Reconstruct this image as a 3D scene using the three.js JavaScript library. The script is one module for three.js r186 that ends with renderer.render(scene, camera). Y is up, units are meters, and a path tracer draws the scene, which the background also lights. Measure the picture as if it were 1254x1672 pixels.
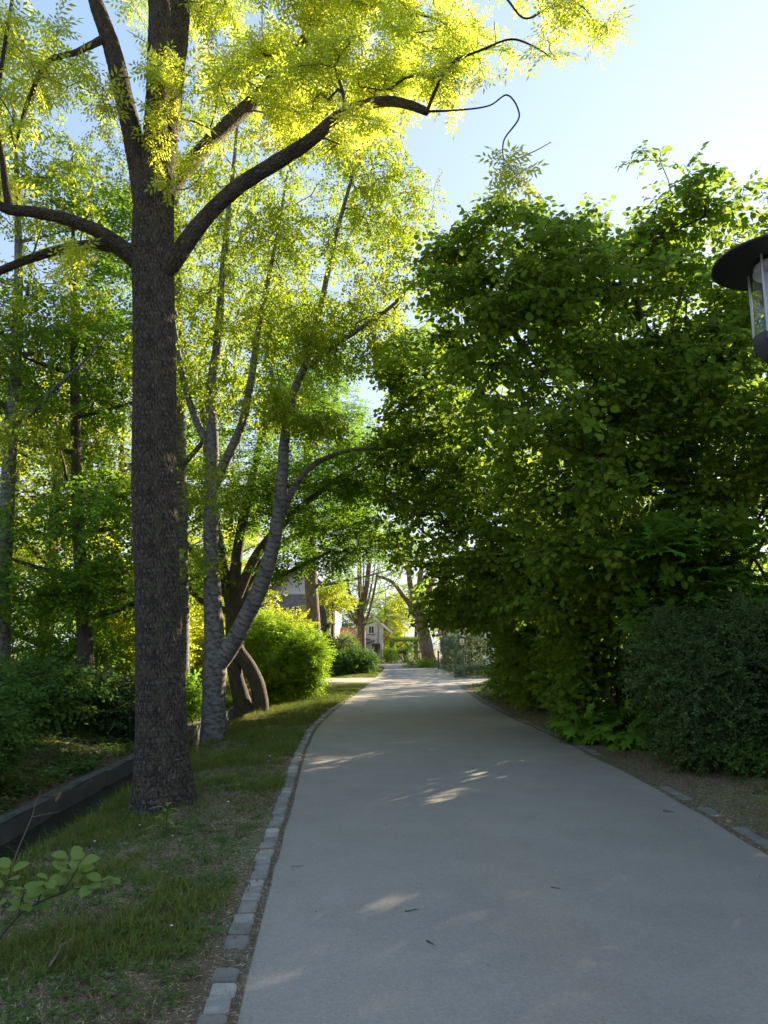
import * as THREE from 'three';
import { mergeGeometries } from 'three/addons/utils/BufferGeometryUtils.js';
import { RoundedBoxGeometry } from 'three/addons/geometries/RoundedBoxGeometry.js';

// ------------------------------------------------------------ camera, sky, sun, exposure
const scene = new THREE.Scene();
const camera = new THREE.PerspectiveCamera(67.0, 3 / 4, 0.05, 900);
camera.position.set(0, 1.6, 0);
camera.rotation.set(THREE.MathUtils.degToRad(9.84), 0, 0);
const renderer = new THREE.WebGLRenderer({ antialias: true });
renderer.toneMapping = THREE.LinearToneMapping;
renderer.toneMappingExposure = 4.2;
renderer.shadowMap.enabled = true;

const SUN_AZ = THREE.MathUtils.degToRad(41), SUN_EL = THREE.MathUtils.degToRad(19);
const sunDir = new THREE.Vector3(Math.sin(SUN_AZ) * Math.cos(SUN_EL), Math.sin(SUN_EL), -Math.cos(SUN_AZ) * Math.cos(SUN_EL));
const sun = new THREE.DirectionalLight(new THREE.Color().setRGB(1, 0.86, 0.6), 5);
sun.position.copy(sunDir).multiplyScalar(120).add(new THREE.Vector3(0, 0, -30));
sun.target.position.set(0, 0, -30);
sun.castShadow = true;
sun.shadow.mapSize.set(4096, 4096);
Object.assign(sun.shadow.camera, { left: -60, right: 60, top: 60, bottom: -60, near: 1, far: 300 });
scene.add(sun, sun.target);
{
  // clear evening sky: blue overhead, pale towards the horizon, a wide bright aureole round the sun
  const W = 512, H = 256, data = new Float32Array(W * H * 4);
  const zen = [0.084, 0.138, 0.238], hor = [0.272, 0.288, 0.30], glow = [0.25, 0.23, 0.195];
  for (let j = 0; j < H; j++) for (let i = 0; i < W; i++) {
    const el = ((j + 0.5) / H - 0.5) * Math.PI, az = ((i + 0.5) / W - 0.5) * 2 * Math.PI;
    const d = new THREE.Vector3(Math.cos(el) * Math.cos(az), Math.sin(el), Math.cos(el) * Math.sin(az));
    const s = Math.max(0, d.y), m = Math.pow(1 - s, 3.2);
    const g = Math.acos(Math.min(1, d.dot(sunDir)));
    const a = 0.62 * Math.exp(-g / 0.42) + 0.30 * Math.exp(-g * g / 0.5);
    const k = (j * W + i) * 4;
    for (let c = 0; c < 3; c++) {
      let v = zen[c] + (hor[c] - zen[c]) * m + glow[c] * a;
      if (d.y < 0) v = [0.08, 0.085, 0.06][c];
      data[k + c] = v;
    }
    data[k + 3] = 1;
  }
  const sky = new THREE.DataTexture(data, W, H, THREE.RGBAFormat, THREE.FloatType);
  sky.mapping = THREE.EquirectangularReflectionMapping;
  sky.magFilter = THREE.LinearFilter; sky.minFilter = THREE.LinearFilter;
  sky.needsUpdate = true;
  scene.background = sky; scene.environment = sky;
}

// ------------------------------------------------------------ helpers
const V = (x, y, z) => new THREE.Vector3(x, y, z);
function rng(seed) { let a = seed >>> 0; return () => { a = (a + 0x6D2B79F5) >>> 0; let t = Math.imul(a ^ (a >>> 15), 1 | a); t = (t + Math.imul(t ^ (t >>> 7), 61 | t)) ^ t; return ((t ^ (t >>> 14)) >>> 0) / 4294967296; }; }
function hash3(x, y, z) { let h = Math.imul(x, 374761393) ^ Math.imul(y, 668265263) ^ Math.imul(z, 2147483647 - 1274126177); h = Math.imul(h ^ (h >>> 13), 1274126177); h ^= h >>> 16; return (h >>> 0) / 4294967296; }
const sm = (t) => t * t * (3 - 2 * t);
const lerp = (a, b, t) => a + (b - a) * t;
const clamp = (x, a = 0, b = 1) => Math.min(b, Math.max(a, x));
const step = (a, b, x) => sm(clamp((x - a) / (b - a)));
function noise3(x, y, z) {
  const X = Math.floor(x), Y = Math.floor(y), Z = Math.floor(z), u = sm(x - X), v = sm(y - Y), w = sm(z - Z);
  const L = (k) => lerp(lerp(hash3(X, Y, Z + k), hash3(X + 1, Y, Z + k), u), lerp(hash3(X, Y + 1, Z + k), hash3(X + 1, Y + 1, Z + k), u), v);
  return lerp(L(0), L(1), w);
}
const fbm3 = (x, y, z, o = 4) => { let s = 0, a = 0.5, n = 0; for (let i = 0; i < o; i++) { s += a * noise3(x, y, z); n += a; a *= 0.5; x = x * 2 + 17; y = y * 2 + 5; z = z * 2 + 11; } return s / n; };
// tiling noise on the unit square, fx and fy whole numbers
function tnoise(u, v, fx, fy, seed) {
  const x = u * fx, y = v * fy, X = Math.floor(x), Y = Math.floor(y), a = sm(x - X), b = sm(y - Y);
  const w = (i, n) => ((i % n) + n) % n;
  const h = (i, j) => hash3(w(i, fx), w(j, fy), seed);
  return lerp(lerp(h(X, Y), h(X + 1, Y), a), lerp(h(X, Y + 1), h(X + 1, Y + 1), a), b);
}
const tfbm = (u, v, fx, fy, seed, o = 4) => { let s = 0, a = 0.5, n = 0; for (let i = 0; i < o; i++) { s += a * tnoise(u, v, fx << i, fy << i, seed + i * 7); n += a; a *= 0.55; } return s / n; };
function texture(W, H, fn, srgb) {      // fn(u, v) -> [r, g, b] 0..1
  const d = new Uint8Array(W * H * 4);
  for (let j = 0; j < H; j++) for (let i = 0; i < W; i++) {
    const c = fn(i / W, j / H, i, j), k = (j * W + i) * 4;
    d[k] = clamp(c[0]) * 255; d[k + 1] = clamp(c[1]) * 255; d[k + 2] = clamp(c[2]) * 255; d[k + 3] = 255;
  }
  const t = new THREE.DataTexture(d, W, H);
  t.wrapS = t.wrapT = THREE.RepeatWrapping; t.magFilter = THREE.LinearFilter; t.minFilter = THREE.LinearMipmapLinearFilter; t.generateMipmaps = true;
  if (srgb) t.colorSpace = THREE.SRGBColorSpace;
  t.needsUpdate = true;
  return t;
}
const toS = (c) => c <= 0.0031308 ? c * 12.92 : 1.055 * Math.pow(c, 1 / 2.4) - 0.055;
const S3 = (r, g, b) => [toS(r), toS(g), toS(b)];
const grey = (h) => [h, h, h];
const rgb = (r, g, b) => new THREE.Color().setRGB(r, g, b);
const names = {};
function numbered(n) { const k = names[n] = (names[n] ?? -1) + 1; return k ? n + '_' + String(k).padStart(3, '0') : n; }
function shadows(o) { o.traverse((m) => { if (m.isMesh) { m.castShadow = true; m.receiveShadow = true; } }); return o; }
function thing(name, label, category, base = [0, 0, 0], group) {
  const g = new THREE.Group(); g.name = numbered(name); g.position.set(...base);
  g.userData = { label, category }; if (group) g.userData.group = group;
  scene.add(g); return g;
}
function part(name, geo, mat, parent) { const m = new THREE.Mesh(geo, mat); m.name = name; m.castShadow = m.receiveShadow = true; parent.add(m); return m; }
function structure(name, geo, mat) { const m = geo ? new THREE.Mesh(geo, mat) : new THREE.Group(); m.name = numbered(name); m.userData.kind = 'structure'; m.castShadow = m.receiveShadow = true; scene.add(m); return m; }
function boxGeo(w, h, d, x = 0, y = 0, z = 0, ry = 0, rx = 0, rz = 0) { const g = new THREE.BoxGeometry(w, h, d); if (rx) g.rotateX(rx); if (rz) g.rotateZ(rz); if (ry) g.rotateY(ry); g.translate(x, y, z); return g; }
function meshFrom(pos, idx, uv, col) {
  const g = new THREE.BufferGeometry();
  g.setAttribute('position', new THREE.Float32BufferAttribute(pos, 3));
  if (uv) g.setAttribute('uv', new THREE.Float32BufferAttribute(uv, 2));
  if (col) g.setAttribute('color', new THREE.Float32BufferAttribute(col, 3));
  g.setIndex(idx); g.computeVertexNormals(); return g;
}
// a tapered tube along points [x, y, z, r], relief(theta, length, radius) adds to the radius; uv in tiles of `tile` metres
function tubeGeo(pts, radial = 6, per = 6, relief = null, tile = 0.5, origin = [0, 0, 0], capTop = true, exact = false) {
  const P = pts.map((p) => V(p[0] - origin[0], p[1] - origin[1], p[2] - origin[2]));
  let C, R;
  if (exact || pts.length < 3) { C = P; R = pts.map((p) => p[3]); }
  else {
    const cur = new THREE.CatmullRomCurve3(P, false, 'centripetal');
    const n = Math.max(pts.length * 2, Math.round(cur.getLength() * per));
    C = []; R = [];
    for (let i = 0; i <= n; i++) { const t = i / n, f = t * (pts.length - 1), k = Math.min(pts.length - 2, Math.floor(f)); C.push(cur.getPoint(t)); R.push(lerp(pts[k][3], pts[k + 1][3], f - k)); }
  }
  const pos = [], uv = [], idx = [], n = C.length;
  let T = C[1].clone().sub(C[0]).normalize();
  let N = Math.abs(T.y) > 0.9 ? V(1, 0, 0) : V(0, 1, 0); N.sub(T.clone().multiplyScalar(N.dot(T))).normalize();
  const reps = Math.max(1, Math.round(2 * Math.PI * R[0] / tile)); let len = 0;
  for (let i = 0; i < n; i++) {
    if (i) len += C[i].distanceTo(C[i - 1]);
    T = C[Math.min(n - 1, i + 1)].clone().sub(C[Math.max(0, i - 1)]).normalize();
    N.sub(T.clone().multiplyScalar(N.dot(T))).normalize();
    const B = T.clone().cross(N);
    for (let j = 0; j <= radial; j++) {
      const th = j / radial * 2 * Math.PI, q = j === radial ? 0 : th;
      const r = R[i] + (relief ? relief(q, len, R[i], C[i]) : 0);
      const c = Math.cos(th) * r, s = Math.sin(th) * r;
      pos.push(C[i].x + N.x * c + B.x * s, C[i].y + N.y * c + B.y * s, C[i].z + N.z * c + B.z * s);
      uv.push(j / radial * reps, len / tile);
    }
  }
  for (let i = 0; i < n - 1; i++) for (let j = 0; j < radial; j++) { const a = i * (radial + 1) + j, b = a + radial + 1; idx.push(a, a + 1, b, b, a + 1, b + 1); }
  if (capTop) { const a = (n - 1) * (radial + 1), k = pos.length / 3; pos.push(C[n - 1].x + T.x * R[n - 1] * 0.5, C[n - 1].y + T.y * R[n - 1] * 0.5, C[n - 1].z + T.z * R[n - 1] * 0.5); uv.push(0, 0); for (let j = 0; j < radial; j++) idx.push(a + j, a + j + 1, k); }
  const g = meshFrom(pos, idx, uv);
  // weld the seam's normals
  const nn = g.attributes.normal;
  for (let i = 0; i < n; i++) { const a = i * (radial + 1), b = a + radial; const v = V(nn.getX(a) + nn.getX(b), nn.getY(a) + nn.getY(b), nn.getZ(a) + nn.getZ(b)).normalize(); nn.setXYZ(a, v.x, v.y, v.z); nn.setXYZ(b, v.x, v.y, v.z); }
  return g;
}

// ------------------------------------------------------------ materials
const std = (o) => new THREE.MeshStandardMaterial({ roughness: 0.9, ...o });
// asphalt: 2 m tile of fine aggregate
const asphaltMap = texture(1024, 1024, (u, v) => {
  const f = tfbm(u, v, 6, 6, 3, 4), g = tnoise(u, v, 340, 340, 9), h = tnoise(u, v, 170, 170, 21), sp = tnoise(u, v, 512, 512, 31);
  let k = 0.78 + 0.16 * (f - 0.5) + 0.20 * (g - 0.5) + 0.12 * (h - 0.5);
  if (sp > 0.965) k += 0.16; if (sp < 0.03) k -= 0.28;
  return S3(k, k * 0.99, k * 0.97);
}, true);
const asphaltBump = texture(1024, 1024, (u, v) => grey(0.5 + 0.5 * (tnoise(u, v, 300, 300, 9) - 0.5) + 0.4 * (tnoise(u, v, 130, 130, 5) - 0.5)));
const M = {};
M.asphalt = std({ map: asphaltMap, bumpMap: asphaltBump, bumpScale: 0.003, roughness: 0.88, vertexColors: true });
// soil with dry litter and fibres, 1.2 m tile
const litter = (() => {
  const W = 1024, buf = new Float32Array(W * W * 3), hgt = new Float32Array(W * W), r = rng(77);
  for (let j = 0; j < W; j++) for (let i = 0; i < W; i++) {
    const f = tfbm(i / W, j / W, 8, 8, 4, 5), g = tnoise(i / W, j / W, 256, 256, 8), k = (j * W + i);
    const b = 0.45 + 0.6 * f + 0.35 * (g - 0.5);
    buf[k * 3] = 0.105 * b; buf[k * 3 + 1] = 0.085 * b; buf[k * 3 + 2] = 0.055 * b; hgt[k] = 0.3 * f + 0.1 * g;
  }
  for (let n = 0; n < 5200; n++) {      // straws, stalk bits, leaf bits
    const x = r() * W, y = r() * W, a = r() * 6.283, len = 6 + r() * 30, wd = 0.6 + r() * r() * 3.2, q = r(), b = 0.6 + r() * 0.8;
    const c = q < 0.45 ? [0.30 * b, 0.245 * b, 0.15 * b] : q < 0.7 ? [0.16 * b, 0.11 * b, 0.065 * b] : q < 0.9 ? [0.09 * b, 0.13 * b, 0.035 * b] : [0.38 * b, 0.34 * b, 0.27 * b];
    for (let s = 0; s < len; s += 0.6) for (let w = -wd; w <= wd; w += 0.6) {
      const i = (((x + Math.cos(a) * s - Math.sin(a) * w) | 0) % W + W) % W, j = (((y + Math.sin(a) * s + Math.cos(a) * w) | 0) % W + W) % W, k = j * W + i;
      buf[k * 3] = c[0]; buf[k * 3 + 1] = c[1]; buf[k * 3 + 2] = c[2]; hgt[k] = 0.6 + 0.4 * b - 0.2 * Math.abs(w) / wd;
    }
  }
  return { map: texture(W, W, (u, v, i, j) => { const k = (j * W + i) * 3; return S3(buf[k], buf[k + 1], buf[k + 2]); }, true), bump: texture(W, W, (u, v, i, j) => grey(hgt[j * W + i] * 0.7)) };
})();
M.ground = std({ map: litter.map, color: rgb(1.45, 1.35, 1.2), bumpMap: litter.bump, bumpScale: 0.012, roughness: 1, vertexColors: true });
M.dirt = std({ map: litter.map, bumpMap: litter.bump, bumpScale: 0.008, color: rgb(1.3, 1.15, 1.0), roughness: 1 });
// bark of the ash: a net of short upright ridges, 0.6 m tile
const ridge = (u, v) => { const w = (tfbm(u, v, 5, 5, 51, 3) - 0.5) * 0.09, a = Math.abs(tnoise(u + w, v, 30, 11, 60) - 0.5) * 2, b = Math.abs(tnoise(u + w + 0.37, v, 52, 20, 61) - 0.5) * 2; return clamp(0.6 * Math.sqrt(a) + 0.4 * Math.sqrt(b)); };
const ashBark = texture(1024, 1024, (u, v) => {
  const h = ridge(u, v), f = tfbm(u, v, 5, 5, 71, 5), l = tfbm(u, v, 9, 7, 87, 4), g = tnoise(u, v, 240, 110, 33), q = tnoise(u, v, 120, 60, 35);
  const k = 0.55 + 0.5 * (f - 0.5) + 0.5 * (g - 0.5) + 0.4 * (q - 0.5) + 1.15 * (h - 0.55);      // weathered grey-brown plates, dark cork between them
  let c = [0.150 * k, 0.110 * k, 0.076 * k].map((x) => Math.max(x, 0.012));
  const li = step(0.58, 0.70, l) * step(0.45, 0.75, g) * step(0.4, 0.7, h); c = [lerp(c[0], 0.26, li * 0.6), lerp(c[1], 0.245, li * 0.6), lerp(c[2], 0.215, li * 0.6)];
  const mo = step(0.60, 0.74, tfbm(u, v, 4, 4, 93, 4)) * 0.4; c = [lerp(c[0], 0.085, mo), lerp(c[1], 0.09, mo), lerp(c[2], 0.035, mo)];
  return S3(...c);
}, true);
const ashBump = texture(1024, 1024, (u, v) => grey(0.15 + 0.75 * ridge(u, v) + 0.16 * (tnoise(u, v, 200, 90, 14) - 0.5)));
M.ashBark = std({ map: ashBark, bumpMap: ashBump, bumpScale: 0.04, roughness: 1 });
// birch bark: pale, with dark lenticels and rough black plates, 0.7 m tile
const birchPlate = (u, v) => step(0.40, 0.68, tfbm(u, v, 7, 16, 131, 5) * 0.75 + tnoise(u, v, 60, 130, 137) * 0.25);
const birchLine = (u, v) => step(0.66, 0.8, tnoise(u, v, 10, 90, 141)) * step(0.35, 0.6, tnoise(u, v, 5, 24, 145));
const birchBark = texture(1024, 1024, (u, v) => {
  const f = tfbm(u, v, 6, 12, 151, 4), p = birchPlate(u, v), l = birchLine(u, v);
  const k = 0.75 + 0.5 * (f - 0.5); let c = [0.27 * k, 0.25 * k, 0.22 * k];
  const d = Math.max(p * 0.9, l * 0.85); c = c.map((x, i) => lerp(x, [0.065, 0.055, 0.046][i] * (0.6 + 0.8 * f), d));
  return S3(...c);
}, true);
M.birchBark = std({ map: birchBark, bumpMap: texture(512, 512, (u, v) => grey(0.5 - 0.35 * birchPlate(u, v) - 0.25 * birchLine(u, v) + 0.5 * (tfbm(u, v, 12, 30, 161, 3) - 0.5))), bumpScale: 0.012, roughness: 0.9 });
const darkMap = texture(512, 512, (u, v) => { const f = tfbm(u, v, 10, 4, 171, 5), k = 0.4 + 1.2 * f; const mo = step(0.55, 0.7, tfbm(u, v, 3, 3, 181, 4)) * 0.5; return S3(lerp(0.082 * k, 0.09, mo), lerp(0.067 * k, 0.10, mo), lerp(0.054 * k, 0.04, mo)); }, true);
const darkBump = texture(512, 512, (u, v) => grey(Math.abs(tfbm(u, v, 16, 4, 191, 4) - 0.5) * 2));
M.darkBark = std({ map: darkMap, bumpMap: darkBump, bumpScale: 0.02, roughness: 1 });
M.brownBark = std({ map: darkMap, bumpMap: darkBump, bumpScale: 0.025, color: rgb(2.1, 1.75, 1.5), roughness: 1 });
M.twig = std({ color: rgb(0.075, 0.058, 0.042), roughness: 0.95 });
M.deadWood = std({ map: darkMap, color: rgb(2.6, 2.3, 1.9), roughness: 1 });
const leafMat = (r, g, b, t = 0.5) => new THREE.MeshPhysicalMaterial({ color: rgb(r, g, b), roughness: 1, transmission: t, thickness: 0, side: THREE.DoubleSide, specularIntensity: 0 });
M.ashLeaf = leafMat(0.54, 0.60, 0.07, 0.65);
M.birchLeaf = leafMat(0.33, 0.41, 0.035, 0.58);
M.hornLeaf = leafMat(0.175, 0.30, 0.03, 0.52);
M.hazelLeaf = leafMat(0.215, 0.31, 0.036, 0.64);
M.mapleLeaf = leafMat(0.20, 0.36, 0.04, 0.5);
M.privetLeaf = leafMat(0.105, 0.165, 0.05, 0.35);
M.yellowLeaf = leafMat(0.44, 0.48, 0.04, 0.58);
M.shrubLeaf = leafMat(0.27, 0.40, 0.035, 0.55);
M.ivyLeaf = leafMat(0.08, 0.12, 0.04, 0.25);
M.hedgeLeaf = leafMat(0.105, 0.185, 0.038, 0.4);
M.greyLeaf = leafMat(0.18, 0.22, 0.13, 0.35);
M.copperLeaf = leafMat(0.28, 0.075, 0.05, 0.45);
M.saplingLeaf = leafMat(0.26, 0.34, 0.085, 0.45);
M.grass = leafMat(0.175, 0.225, 0.05, 0.4);
M.straw = leafMat(0.36, 0.30, 0.18, 0.2);
M.deadLeaf = leafMat(0.19, 0.145, 0.085, 0.15);

// ------------------------------------------------------------ leaves and sprays (length along +x, upper face +y)
function leafGeo(len, wid, o = {}) {
  const rows = o.rows ?? [[0.3, 0.9], [0.6, 0.95], [0.85, 0.5]], fold = o.fold ?? 0.25, droop = o.droop ?? 0.15, pet = o.petiole ?? 0.12;
  const pos = [], idx = [], y = (t) => -droop * len * t * t, x0 = pet * len;
  pos.push(x0, 0, 0);
  for (const [t, w] of rows) { const h = w * wid / 2; pos.push(x0 + t * len, y(t) + fold * h, -h, x0 + t * len, y(t), 0, x0 + t * len, y(t) + fold * h, h); }
  pos.push(x0 + len, y(1), 0);
  idx.push(0, 2, 1, 0, 3, 2);
  for (let i = 0; i < rows.length - 1; i++) { const a = 1 + i * 3, b = a + 3; idx.push(a, a + 1, b, b, a + 1, b + 1, a + 1, a + 2, b + 1, b + 1, a + 2, b + 2); }
  const a = 1 + (rows.length - 1) * 3, e = pos.length / 3 - 1; idx.push(a, a + 1, e, a + 1, a + 2, e);
  return meshFrom(pos, idx);
}
function palmGeo(size, lobes = 5) {        // maple leaf: pointed lobes round the stalk
  const pos = [size * 0.12, 0, 0], idx = [], n = lobes * 2 + 1;
  for (let i = 0; i <= n - 1; i++) {
    const a = lerp(-2.45, 2.45, i / (n - 1)), tip = i % 2 === 1, mid = 1 - Math.abs(a) / 3.4;
    const r = size * (tip ? 0.62 + 0.36 * mid : 0.36 + 0.1 * mid) * (i === 0 || i === n - 1 ? 0.5 : 1);
    pos.push(size * 0.12 + Math.cos(a) * r, -0.12 * r * r / size + (tip ? -0.03 * size : 0.03 * size), Math.sin(a) * r);
  }
  for (let i = 1; i < n; i++) idx.push(0, i + 1, i);
  return meshFrom(pos, idx);
}
const ribbon = (len, w) => meshFrom([0, 0, -w, 0, 0, w, len, 0, 0], [0, 1, 2]);
function place(g, x, y, z, yaw, pitch, roll, s = 1) { const c = g.clone(); c.scale(s, s, s); c.rotateX(roll); c.rotateZ(pitch); c.rotateY(yaw); c.translate(x, y, z); return c; }
function spray(o) {          // alternate leaves along a twig
  const r = rng(o.seed), gs = [ribbon(o.len, o.tw ?? 0.0025)];
  for (let i = 0; i < o.n; i++) {
    const t = (i + 0.6) / o.n, s = i % 2 ? 1 : -1, last = i === o.n - 1;
    const bend = -(o.bend ?? 0.1) * o.len * t * t;
    gs.push(place(o.leaf, t * o.len, bend, 0, last ? 0 : s * (o.angle ?? 0.9) + (r() - 0.5) * 0.6, -(o.hang ?? 0.2) + (r() - 0.5) * (o.mess ?? 0.6), (r() - 0.5) * (o.mess ?? 0.6) * 1.6, 0.7 + r() * 0.5));
  }
  return mergeGeometries(gs);
}
const hazelLeaf = leafGeo(0.092, 0.088, { rows: [[0.18, 0.78], [0.5, 1.0], [0.78, 0.72]], fold: 0.16, droop: 0.22, petiole: 0.2 });
const birchLeaf = leafGeo(0.055, 0.045, { rows: [[0.32, 1.0]], fold: 0.15, petiole: 0.4 });
const hornLeaf = leafGeo(0.07, 0.042, { rows: [[0.25, 0.9], [0.6, 0.9]], fold: 0.15, petiole: 0.15 });
const tinyLeaf = leafGeo(0.034, 0.02, { rows: [[0.45, 1.0]], fold: 0.2 });
const bigLeaf = leafGeo(0.11, 0.075, { rows: [[0.4, 1.0]], fold: 0.15 });
const ashLeaflet = leafGeo(0.07, 0.024, { rows: [[0.4, 1.0]], fold: 0.2, petiole: 0.08 });
const ashLeaf = (() => {        // a pinnate leaf: four pairs and one at the end
  const gs = [ribbon(0.2, 0.002)];
  for (let i = 0; i < 4; i++) for (const s of [-1, 1]) gs.push(place(ashLeaflet, 0.05 + i * 0.042, -0.01 * i, 0, s * 1.0, -0.25, s * 0.2, 0.75 + 0.12 * i));
  gs.push(place(ashLeaflet, 0.2, -0.04, 0, 0, -0.3, 0, 1.1));
  return mergeGeometries(gs);
})();
const mapleLeaf = palmGeo(0.15);
const SPRAYS = {
  hazel: [1, 2, 3].map((s) => spray({ seed: s, n: 7, len: 0.34, leaf: hazelLeaf, angle: 1.0, hang: 0.3, mess: 0.7, bend: 0.15 })),
  birch: [4, 5, 6].map((s) => spray({ seed: s, n: 11, len: 0.42, leaf: birchLeaf, angle: 0.8, hang: 0.5, mess: 1.4 })),
  horn: [7, 8, 9].map((s) => spray({ seed: s, n: 11, len: 0.42, leaf: hornLeaf, angle: 0.85, hang: 0.1, mess: 0.5 })),
  ash: [10, 11, 12].map((s) => { const r = rng(s), gs = []; for (let i = 0; i < 5; i++) gs.push(place(ashLeaf, i * 0.012, 0, 0, i * 2.4 + r() * 0.8, 0.55 - r() * 0.9, (r() - 0.5), 0.8 + r() * 0.5)); return mergeGeometries(gs); }),
  tiny: [13, 14, 15].map((s) => spray({ seed: s, n: 16, len: 0.24, leaf: tinyLeaf, angle: 0.9, hang: 0.0, mess: 1.2 })),
  big: [16, 17, 18].map((s) => spray({ seed: s, n: 9, len: 0.5, leaf: bigLeaf, angle: 0.9, hang: 0.2, mess: 1.0 })),
  maple: [19, 20].map((s) => spray({ seed: s, n: 5, len: 0.3, leaf: mapleLeaf, angle: 1.0, hang: 0.2, mess: 0.4 })),
  ivy: [21, 22].map((s) => spray({ seed: s, n: 9, len: 0.3, leaf: hazelLeaf, angle: 1.2, hang: 0.3, mess: 0.9 }).scale(0.75, 0.75, 0.75)),
};
const Yup = V(0, 1, 0);
// matrix with x along dir, y as near to `up` as that allows, rolled
function frame(p, dir, up, roll, s) {
  const x = dir.clone().normalize(); let z = x.clone().cross(up); if (z.lengthSq() < 1e-4) z = x.clone().cross(V(0.3, 0.2, 1)); z.normalize();
  const y = z.clone().cross(x); const c = Math.cos(roll), n = Math.sin(roll);
  const y2 = y.clone().multiplyScalar(c).addScaledVector(z, n), z2 = x.clone().cross(y2);
  return new THREE.Matrix4().makeBasis(x.multiplyScalar(s), y2.multiplyScalar(s), z2.multiplyScalar(s)).setPosition(p);
}
function instanced(name, geos, mat, mats, parent, r, vary = 0.25, hue = 0.15) {
  const lists = geos.map(() => []); for (const m of mats) lists[Math.floor(r() * geos.length)].push(m);
  lists.forEach((l, i) => {
    if (!l.length) return;
    const im = new THREE.InstancedMesh(geos[i], mat, l.length), c = new THREE.Color();
    l.forEach((m, k) => { im.setMatrixAt(k, m); const b = 1 + (r() - 0.5) * 2 * vary, h = (r() - 0.5) * 2 * hue; im.setColorAt(k, c.setRGB(b * (1 + h), b, b * (1 - h * 0.5))); });
    im.name = name; im.userData.kind = 'stuff'; im.castShadow = im.receiveShadow = true; parent.add(im);
  });
}

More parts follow.
